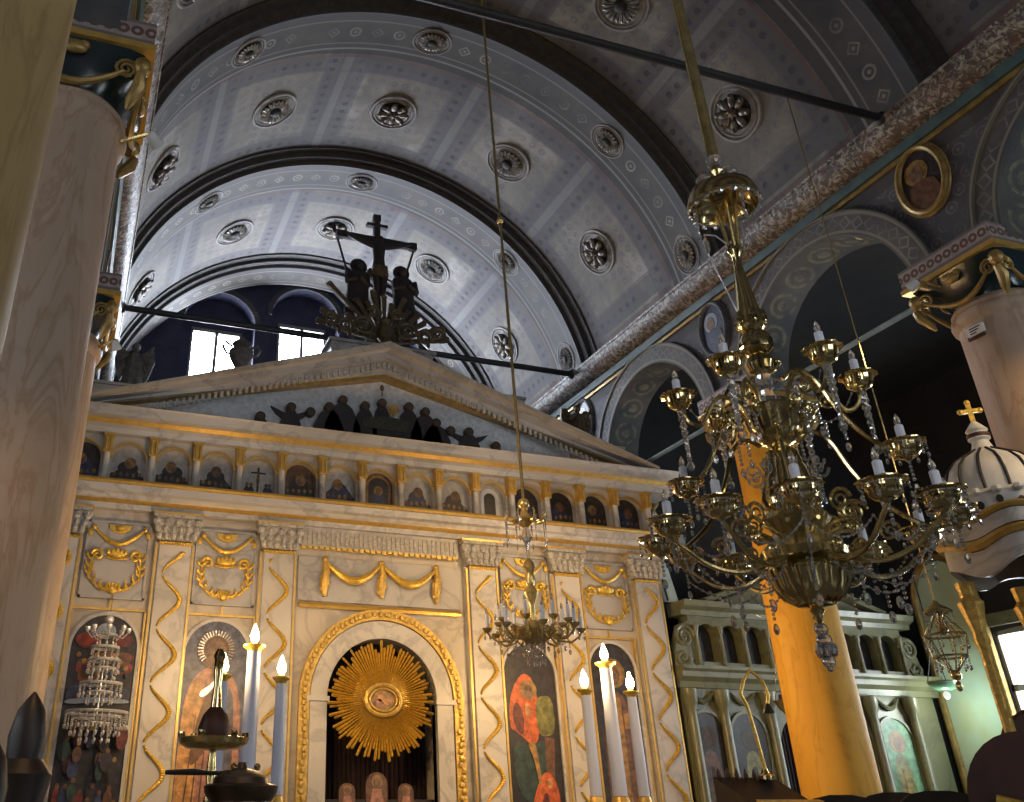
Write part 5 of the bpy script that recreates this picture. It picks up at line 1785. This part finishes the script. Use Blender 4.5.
for k in range(10):
    mb = MB(); mb.lathe([(.032, 3.15), (.024, 3.2), (.02, 3.55), (.035, 3.6), (.04, 3.66)], (-1.645 + .37 * k, -.05, 0), 10); sp_(mb, 'colonnette', 'greenmarble', ga)
mb = MB(); mb.prism([(.2, 3.78), (-.07, 3.78), (-.09, 3.84), (-.17, 3.88), (-.2, 3.95), (.2, 3.95)], 'x', -1.85, 1.9); sp_(mb, 'upper_cornice', 'greenmarble')
mb = MB(); mb.prism([(-1.3, 3.95), (1.35, 3.95), (0, 4.42)], 'y', -.02, .16); pd = sp_(mb, 'pediment', 'greenmarble')
for sgn in (-1, 1):
    mb = MB(); mb.prism([(0, 4.42), (0, 4.50), (sgn * 1.5, 3.99), (sgn * 1.42, 3.95)], 'y', -.14, .16); sp_(mb, 'raking_cornice', 'greenmarble', pd)
for sgn in (-1, 1):
    mb = MB()
    volute(mb, (sgn * 1.82, -.03, 3.52), (-sgn, 0, 0), (0, 0, 1), .15, 0, 1, 2, .03)
    volute(mb, (sgn * 1.88, -.03, 3.26), (-sgn, 0, 0), (0, 0, 1), .10, 0, -1, 1.6, .03)
    mb.prism([(sgn * 1.70, 3.16), (sgn * 2.0, 3.16), (sgn * 1.96, 3.4), (sgn * 1.85, 3.66), (sgn * 1.72, 3.72)], 'y', -.02, .1)
    sp_(mb, 'scroll_bracket', 'greenmarble')
for k, u_ in enumerate((-1.91, -1.44, -.74, .24, .88, 1.56)):
    mb = MB(); mb.lathe([(.09, 0), (.09, 1.2), (.065, 1.25), (.06, 2.55), (.055, 2.66), (.09, 2.72), (.10, 2.88)], (u_, -.07, 0), 14); sp_(mb, 'half_column', 'greenmarble')
for k, (u_, hw, zt) in enumerate(((-1.70, .26, 2.62), (-1.09, .25, 2.62), (.56, .24, 2.62), (1.22, .26, 2.62))):
    p_ = Paint()
    p_.prism(arch_pts(u_ - hw, u_ + hw, .9, zt), 'y', -.022, -.001, 0)
    p_.poly([(u_ - hw * .7, .9), (u_ + hw * .7, .9), (u_ + hw * .5, zt - .55), (u_ + .05, zt - .42), (u_ - .05, zt - .42), (u_ - hw * .5, zt - .55)], 1)
    p_.blob(u_, zt - .28, .13, .13, 2, 18); p_.blob(u_, zt - .30, .06, .08, 3, 12)
    p_.poly([(u_ - .03, .9), (u_ + .05, .9), (u_ + .03, zt - .6), (u_ - .02, zt - .6)], 2)
    mats = (['p_dark', 'p_brown', 'darkhalo', 'darkface'], ['p_dark', 'p_olive', 'darkolive', 'darkface'], ['p_dark', 'p_brown', 'darkhalo', 'darkface'], ['p_greenglow', 'p_olive', 'p_ochre', 'p_skin'])[k]
    ic_ = sp_(p_, 'icon', mats)
    mb = MB(); ring_sector(mb, u_, zt - hw, hw, hw + .035, -.04, 0, 0, 180, 18); mb.box(u_ - hw - .035, u_ - hw, -.04, 0, .9, zt - hw); mb.box(u_ + hw, u_ + hw + .035, -.04, 0, .9, zt - hw); sp_(mb, 'icon_frame', 'greenmarble', ic_)
    mb = MB()
    mb.tube([(u_ + .18 * (q - 5) / 5, -.035, 2.86 - .12 * sin(pi * q / 10)) for q in range(11)], [.012 + .022 * sin(pi * q / 10) for q in range(11)], 7)
    sp_(mb, 'garland', 'greenmarble', ic_)
mb = MB()
for k in range(12): mb.lathe([(.032, 0), (.032, 2.58)], (-.58 + .06 * k, .16 + .01 * (k % 2), 0), 7)
sp_(mb, 'dark_curtain', 'curtain')
# pale board in place of a pillar, window light put into its colour
mb = MB()
mb.prism([(7.28, 3.96), (7.50, 3.96), (7.40, 4.46), (7.22, 4.52)], 'y', 10.06, 10.12)
bd = root('daylit_slab', (7.3, 10.1, 3.95), 'pale blue board coloured like a window-lit pillar beside the main screen', 'slab')
mb.build('slab_face', 'bluewhite' if 'bluewhite' in M else 'bluerod', bd, (7.3, 10.1, 3.95))
mb = MB(); mb.tube([(7.26, 10.05, 4.5), (7.33, 10.05, 3.97)], .012, 6); mb.build('dark_edge', 'black', bd, (7.3, 10.1, 3.95))

# red votive lamp hanging before the side screen
vl = root('votive_lamp', (8.28, 9.4, 2.62), 'little hanging votive lamp with red glass before the side screen', 'lamp')
mb = MB()
for k in range(3):
    a = 2 * pi * k / 3
    mb.tube([(.10 * cos(a), .10 * sin(a), .10), (0, 0, .55)], .005, 5)
mb.tube([(0, 0, .55), (0, 0, 1.05), (0, .25, 1.18), (0, .42, 1.18)], .006, 5); mb.build('chain', 'brass2', vl)
mb = MB(); mb.lathe([(.01, -.06), (.03, -.03), (.06, 0), (.11, .08), (.13, .10), (.10, .10), (.05, .04)], n=16); mb.build('brass_dish', 'brass2', vl)
mb = MB(); mb.lathe([(.03, .05), (.055, .10), (.05, .17), (.045, .17), (.02, .07)], n=12); mb.build('red_glass', 'redwood', vl)

# ================================================================== bishop's throne with domed canopy
TX, TY = 6.24, 4.50
th = root('canopied_throne', (TX, TY, 0), 'white and gold throne canopy with ribbed dome and small gold cross', 'throne')
mb = MB(); mb.box(-.48, .48, -.48, .48, 0, .15); mb.box(-.42, .42, -.42, .42, .15, .30); mb.build('platform', 'marble2', th)
mb = MB(); mb.box(-.36, .36, -.05, .30, .30, .78); mb.box(-.38, .38, -.10, .32, .74, .80); mb.build('seat', 'redwood', th)
mb = MB(); mb.prism([(-.36, .78), (.36, .78), (.36, 1.9), (.2, 2.1), (0, 2.18), (-.2, 2.1), (-.36, 1.9)], 'y', .28, .34); mb.build('seat_back', 'redwood', th)
for sx in (-1, 1):
    for sy in (-1, 1):
        mb = MB()
        mb.lathe([(.05, .30), (.05, .4), (.035, .45), (.033, 2.55), (.05, 2.60), (.04, 2.66), (.065, 2.78), (.08, 2.86), (.05, 2.90), (.06, 3.0)], (sx * .265, sy * .265, 0), 12, 0, .04, 6)
        mb.build('gilded_post', 'goldcarve', th)
# wavy canopy cornice
for (r_, z_, hgt, amp, mat, nm) in ((.47, 3.03, .16, .05, 'marble', 'scalloped_valance'), (.50, 3.19, .06, .035, 'goldtrim', 'gold_wavy_moulding'), (.49, 3.26, .10, .03, 'marble', 'wavy_frieze'), (.51, 3.36, .045, .03, 'goldtrim', 'upper_gold_moulding')):
    mb = MB(); v = []; f = []
    N = 64
    for i in range(N):
        a = 2 * pi * i / N
        dz = amp * cos(4 * a + pi)
        sq = 1 / (abs(cos(a)) ** 4 + abs(sin(a)) ** 4) ** .25
        for (rr, zz) in ((r_ - .05, z_ + dz), (r_ * 1.0, z_ + dz), (r_ * (1.04 if 'gold' in nm else 1.0), z_ + hgt * .5 + dz), (r_, z_ + hgt + dz * .8), (r_ - .05, z_ + hgt + dz * .8)):
            v.append((rr * cos(a) * sq * .79, rr * sin(a) * sq * .79, zz))
    for i in range(N):
        j = (i + 1) % N
        for k in range(5):
            f.append((i * 5 + k, j * 5 + k, j * 5 + (k + 1) % 5, i * 5 + (k + 1) % 5))
    mb.add(v, f); mb.build(nm, mat, th)
mb = MB(); mb.prism([(.37 * cos(2 * pi * i / 32), .37 * sin(2 * pi * i / 32)) for i in range(32)], 'z', 3.24, 3.30); mb.build('canopy_soffit', 'redwood', th)
mb = MB()
N = 20
mb.lathe([(.36, 3.36), (.385, 3.40), (.385, 3.50), (.40, 3.53), (.37, 3.56), (.34, 3.56)], n=40)
cw = mb.build('pierced_crown', 'white', th)
for i in range(N):
    a = 2 * pi * i / N
    mb = MB()
    mb.prism([(.022 * cos(q * pi / 5), .03 * sin(q * pi / 5)) for q in range(10)], 'y', -.006, .006)
    mb.xform(Matrix.Translation((.388 * cos(a), .388 * sin(a), 3.455 + .012 * (-1) ** i)) @ Matrix.Rotation(a + pi / 2, 4, 'Z'))
    mb.build('dark_piercing', 'black', cw)
    mb = MB(); mb.ball((.41 * cos(a), .41 * sin(a), 3.535), (.035, .035, .03), 8, 5); mb.build('scallop', 'white', cw)
mb = MB()
DP = [(.325, 3.55), (.33, 3.62), (.32, 3.70), (.285, 3.78), (.22, 3.85), (.13, 3.90), (.08, 3.93), (.06, 3.98), (.05, 4.02)]
mb.lathe(DP, n=36); dm = mb.build('dome', 'white', th)
for i in range(14):
    a = 2 * pi * i / 14
    mb = MB(); mb.tube([(r_ * 1.012 * cos(a), r_ * 1.012 * sin(a), z_) for r_, z_ in DP[:7]], .011, 6); mb.build('dark_rib', 'black', dm)
mb = MB(); mb.lathe([(.05, 4.0), (.075, 4.02), (.07, 4.06), (.06, 4.07), (.075, 4.09), (.045, 4.13), (.02, 4.16)], n=16); mb.build('lantern', 'white', th)
mb = MB(); mb.lathe([(.076, 4.03), (.08, 4.045), (.076, 4.06)], n=16); mb.build('red_band', 'redwood', th)
mb = MB()
mb.box(-.015, .015, -.012, .012, 4.15, 4.32); mb.box(-.065, .065, -.012, .012, 4.235, 4.265)
for c_ in ((0, 4.32), (-.065, 4.25), (.065, 4.25)): mb.ball((c_[0], 0, c_[1]), .022, 8, 6)
mb.xform(Matrix.Rotation(radians(-40), 4, 'Z')).build('gold_cross', 'gold', th)

# ================================================================== stands, desk and stalls along the lower edge
cs = root('brass_lamp_stand', (.84, 5.5, 0), 'brass stand with round tray and dark red glass before the haloed saint', 'lamp stand')
mb = MB(); mb.lathe([(.22, 0), (.22, .03), (.10, .07), (.03, .12), (.025, .8), (.045, .84), (.025, .88), (.022, 1.55), (.04, 1.60), (.022, 1.66), (.028, 1.78), (.018, 1.88)], n=16); mb.build('stem', 'brass2', cs)
mb = MB(); mb.lathe([(.03, 1.875), (.15, 1.885), (.19, 1.91), (.20, 1.94), (.18, 1.945), (.14, 1.92), (.03, 1.915)], n=28); mb.build('tray', 'brass2', cs)
for k in range(6):
    a = 2 * pi * k / 6
    mb = MB(); mb.lathe([(.012, 1.93), (.022, 1.95), (.02, 1.97), (.012, 1.96)], (.18 * cos(a), .18 * sin(a), 0), 8); mb.build('taper_socket', 'brass', cs)
mb = MB(); mb.lathe([(.04, 1.92), (.085, 1.945), (.095, 1.99), (.07, 2.06), (.035, 2.10)], n=16); mb.build('red_glass', 'redwood', cs)
mb = MB(); mb.lathe([(.035, 2.09), (.03, 2.14), (.022, 2.22), (.03, 2.30), (.03, 2.36), (.04, 2.38), (.02, 2.42)], n=14); mb.build('neck', 'brass', cs)
mb = MB(); mb.tube([(-.26, -.1, 1.76), (-.10, -.06, 1.765), (.0, -.03, 1.76)], [.012, .018, .01], 7); mb.tube([(.0, -.03, 1.76), (.12, -.06, 1.765), (.20, -.1, 1.70), (.22, -.1, 1.65)], [.01, .016, .012, .008], 7); mb.build('black_handle', 'black', cs)

pt = root('bronze_pot', (.93, 5.05, 0), 'dark bronze pot with rim on a pedestal below the brass stand', 'pot')
mb = MB(); mb.lathe([(.20, 0), (.20, .06), (.12, .10), (.09, .3), (.09, 1.15), (.14, 1.25), (.16, 1.28)], n=20); mb.build('pedestal', 'darkwood', pt)
mb = MB(); mb.lathe([(.10, 1.28), (.165, 1.34), (.185, 1.46), (.165, 1.58), (.16, 1.62), (.185, 1.66), (.19, 1.69), (.165, 1.70), (.13, 1.69)], n=28); mb.build('bowl', 'bronze', pt)
mb = MB(); mb.lathe([(.15, 1.695), (.14, 1.73), (.08, 1.76), (.03, 1.77), (.02, 1.80)], n=20); mb.build('lid', 'bronze', pt)
for sgn in (-1, 1):
    mb = MB(); mb.ball((sgn * .06, -.1, 1.775), .018, 8, 6); mb.build('knob', 'brass', pt)

rd = root('reading_desk', (4.98, 6.0, 0), 'dark wooden reading desk carrying a bent golden hook lamp', 'desk')
mb = MB(); mb.box(-.26, .26, -.20, .20, 0, .08); mb.box(-.20, .20, -.14, .14, .08, 1.45); mb.build('pedestal', 'darkwood', rd)
mb = MB(); mb.prism([(-.22, 1.45), (.24, 1.45), (.24, 1.79), (-.22, 1.58)], 'x', -.27, .27); mb.build('sloping_top', 'darkwood', rd)
mb = MB(); mb.prism([(-.235, 1.585), (-.19, 1.60), (-.19, 1.64), (-.235, 1.63)], 'x', -.27, .27); mb.build('book_ledge', 'goldtrim', rd)
for k in range(7):
    mb = MB(); mb.lathe([(.014, 1.78), (.02, 1.80), (.012, 1.83), (.004, 1.85)], (-.24 + .08 * k, .21, 0), 8); mb.build('finial', 'redwood', rd)
hk = root('hook_lamp', (5.12, 6.15, 1.79), 'bent golden hook shaped lamp arm rising from the reading desk', 'lamp')
mb = MB(); mb.lathe([(.06, -.02), (.06, .01), (.02, .03), (.012, .06)], n=14); mb.build('foot', 'brass', hk)
mb = MB(); mb.tube([(0, 0, .02), (-.03, 0, .30), (-.06, 0, .50), (-.10, 0, .58), (-.05, 0, .68), (.03, 0, .76), (.13, 0, .68), (.16, 0, .58), (.135, 0, .51)], .013, 8); mb.build('hooked_arm', 'gold', hk)
mb = MB(); mb.lathe([(.012, .52), (.03, .49), (.045, .45), (.038, .45), (.01, .5)], (.135, 0, 0), 12); mb.build('shade', 'black', hk)

def stall(x, y, top, label, rot=0):
    t = root('choir_stall', (x, y, 0), label, 'choir stall', 'dark choir stalls', (0, 0, rot))
    mb = MB(); mb.prism([(-.27, 0), (.27, 0), (.27, top - .08), (.20, top - .025), (.08, top), (-.08, top), (-.20, top - .025), (-.27, top - .08)], 'y', .20, .25); mb.build('back', 'darkwood', t)
    for sgn in (-1, 1):
        mb = MB(); mb.prism([(-.28, 0), (.25, 0), (.25, top - .10), (.12, top - .14), (.02, 1.12), (-.2, 1.08), (-.28, 1.0), (-.24, .5)], 'x', sgn * .28 - .025, sgn * .28 + .025); mb.build('side', 'darkwood', t)
    mb = MB(); mb.box(-.26, .26, -.2, .2, .52, .57); mb.build('seat', 'darkwood', t)
stall(5.72, 6.08, 1.675, 'dark wooden choir stall just right of the yellow column foot', radians(-40))
stall(6.60, 6.42, 1.70, 'dark wooden choir stall in the middle of the lower right row', radians(-40))
stall(6.22, 5.64, 1.70, 'dark wooden choir stall nearest the throne', radians(-40))

# round-backed chair at the lower right corner
rb = root('round_backed_chair', (4.42, 3.48, 0), 'red brown round backed chair at the lower right corner', 'chair', None, (0, 0, radians(-52)))
mb = MB(); mb.prism([(-.30, .5), (.30, .5)] + arc(0, 1.60, .30, 0, 180, 16, .33), 'y', .16, .22); mb.build('backrest', 'redwood', rb)
mb = MB(); mb.box(-.30, .30, -.26, .22, .42, .50); mb.build('seat', 'redwood', rb)
for sx in (-1, 1):
    for sy in (-1, 1):
        mb = MB(); mb.tube([(sx * .26, sy * .2 - .02, 0), (sx * .26, sy * .2 - .02, .43)], [.02, .03], 8); mb.build('leg', 'redwood', rb)
mb = MB(); mb.tube([(-.18, .13, 1.62), (0, .12, 1.57), (.18, .13, 1.62)], .03, 8); mb.build('gold_knob_band', 'gold', rb)
mb = MB(); mb.tube([(-.28, .18, 1.0), (-.31, -.0, 1.02), (-.30, -.24, 1.0), (-.28, -.24, .5)], .025, 8); mb.build('armrest', 'redwood', rb)
mb = MB(); mb.tube([(.28, .18, 1.0), (.31, -.0, 1.02), (.30, -.24, 1.0), (.28, -.24, .5)], .025, 8); mb.build('armrest', 'redwood', rb)

# dark carved post tops at the lower left corner
for k, (x, y, zt) in enumerate(((-.085, 3.0, 1.90), (-.16, 2.75, 1.76))):
    t = root('carved_post', (x, y, 0), ('taller dark carved post with pointed top at the lower left corner', 'shorter dark carved post cut by the left edge at the bottom')[k], 'post')
    mb = MB(); mb.box(-.10, .10, -.10, .10, 0, .15); mb.build('base', 'darkwood', t)
    mb = MB(); mb.lathe([(.075, .15), (.075, 1.2), (.06, 1.25), (.07, zt - .30), (.085, zt - .22), (.05, zt - .18)], n=14); mb.build('shaft', 'darkwood', t)
    mb = MB(); mb.lathe([(.05, zt - .19), (.055, zt - .12), (.04, zt - .05), (.02, zt - .02), (.004, zt)], n=14); mb.build('finial', 'darkwood', t)

# ================================================================== spot lamps on the capitals
SLAB = ['small white spot lamp on the pinkish column by the left edge', 'small white spot lamp on the farther left scroll capital', 'small spot lamp under the capital of the notice column',
        'unseen small spot lamp added to light the yellow column', 'unseen small spot lamp added to light the pinkish left column']
for i, (p, a, e, ang) in enumerate(SPOTS):
    d = (Vector(a) - Vector(p)).normalized()
    base = Vector(p) - d * .09
    t = root('spot_lamp', tuple(base), SLAB[i], 'spot lamp', 'spot lamps on the capitals')
    rotm = d.to_track_quat('Z', 'Y').to_matrix().to_4x4()
    mb = MB(); mb.lathe([(.02, -.065), (.034, -.05), (.042, .02), (.045, .03), (.038, .03), (.034, -.035)], n=16); mb.xform(rotm).build('can', 'white', t)
    cx = -.5 if p[0] < 3 else 7.2
    cy = min((1.55, 4.65, 7.75), key=lambda q: abs(q - p[1]))
    to = Vector((cx, cy, p[2])) - base
    to = to * max(.1, (to.length - .32) / to.length)
    mb = MB(); mb.tube([tuple(-d * .06), tuple(to)], .014, 6); mb.build('bracket', 'brass2', t)

# ivory plaque set into the underside of the arch over the yellow column
t = root('oval_plaque', (7.12, 5.62, 6.80), 'pale oval plaque under the big dark arch', 'plaque')
mb = MB(); mb.ball((0, 0, 0), (.075, .05, .012), 16, 6); mb.build('plaque_face', 'marble2', t)
mb = MB(); mb.tube([(.08 * cos(2 * pi * i / 20), .055 * sin(2 * pi * i / 20), 0) for i in range(20)], .01, 6, 0, True); mb.build('rim', 'dimgold', t)
t.rotation_euler = (radians(-31), 0, 0)

# ================================================================== unseen chandelier added at the back of the nave for light and glints
bc = root('fill_chandelier', (3.35, -1.6, 3.9), 'unseen lit brass chandelier added behind the viewer for fill light', 'chandelier')
mb = MB(); mb.lathe([(.02, .0), (.10, .05), (.16, .16), (.08, .24), (.04, .30), (.09, .42), (.03, .55), (.02, .70), (.02, 6.6)], n=18); mb.build('stem', 'brass', bc)
for k in range(14):
    rot = Matrix.Rotation(2 * pi * k / 14, 4, 'Z')
    mb = MB(); mb.tube([(.10, 0, .12), (.25, 0, .0), (.50, 0, .02), (.62, 0, .14)], .014, 7); arm = mb.xform(rot).build('arm', 'brass', bc)
    mb = MB(); mb.lathe([(.02, .13), (.06, .15), (.07, .18), (.02, .175)], (.62, 0, 0), 12); mb.xform(rot).build('candle_cup', 'brass', arm)
    mb = MB(); mb.lathe([(.02, .175), (.02, .27)], (.62, 0, 0), 10); mb.xform(rot).build('candle_tube', 'candlewhite', arm)
    mb = MB(); mb.lathe([(.01, .27), (.028, .30), (.03, .33), (.015, .38), (.003, .41)], (.62, 0, 0), 10); mb.xform(rot).build('flame_bulb', 'litbulb', arm)

# ================================================================== hanging dish before the niche, lit by an added globe
hd = root('hanging_dish_lamp', (11.0, 9.5, 2.98), 'wide green glass dish on chains with added lit globe before the pale arched niche', 'lamp')
mb = MB(); mb.lathe([(.02, -.05), (.07, -.045), (.13, -.02), (.18, .03), (.19, .06), (.175, .06), (.12, .01), (.02, -.03)], n=32); mb.build('glass_dish', 'greenglow_glass', hd)
mb = MB(); mb.tube([(.19 * cos(2 * pi * i / 32), .19 * sin(2 * pi * i / 32), .062) for i in range(32)], .009, 6, 0, True); mb.build('rim', 'brass2', hd)
for k in range(3):
    a = 2 * pi * k / 3 + .5
    mb = MB(); mb.tube([(.185 * cos(a), .185 * sin(a), .065), (0, 0, .62)], .007, 5); mb.build('chain', 'iron', hd)
mb = MB(); mb.tube([(0, 0, .60), (0, 0, 1.55), (.15, 0, 1.68), (.60, 0, 1.70)], .009, 6); mb.build('bracket', 'iron', hd)
mb = MB(); mb.ball((0, 0, -.10), (.045, .045, .05), 12, 8); mb.build('niche_fill_globe', 'globe', hd)  # glowing globe added with its light to brighten the niche
lamp('POINT', 'niche_fill_light', (11.0, 9.5, 2.78), 13, (0.86, 1.0, 0.84), None, .06)
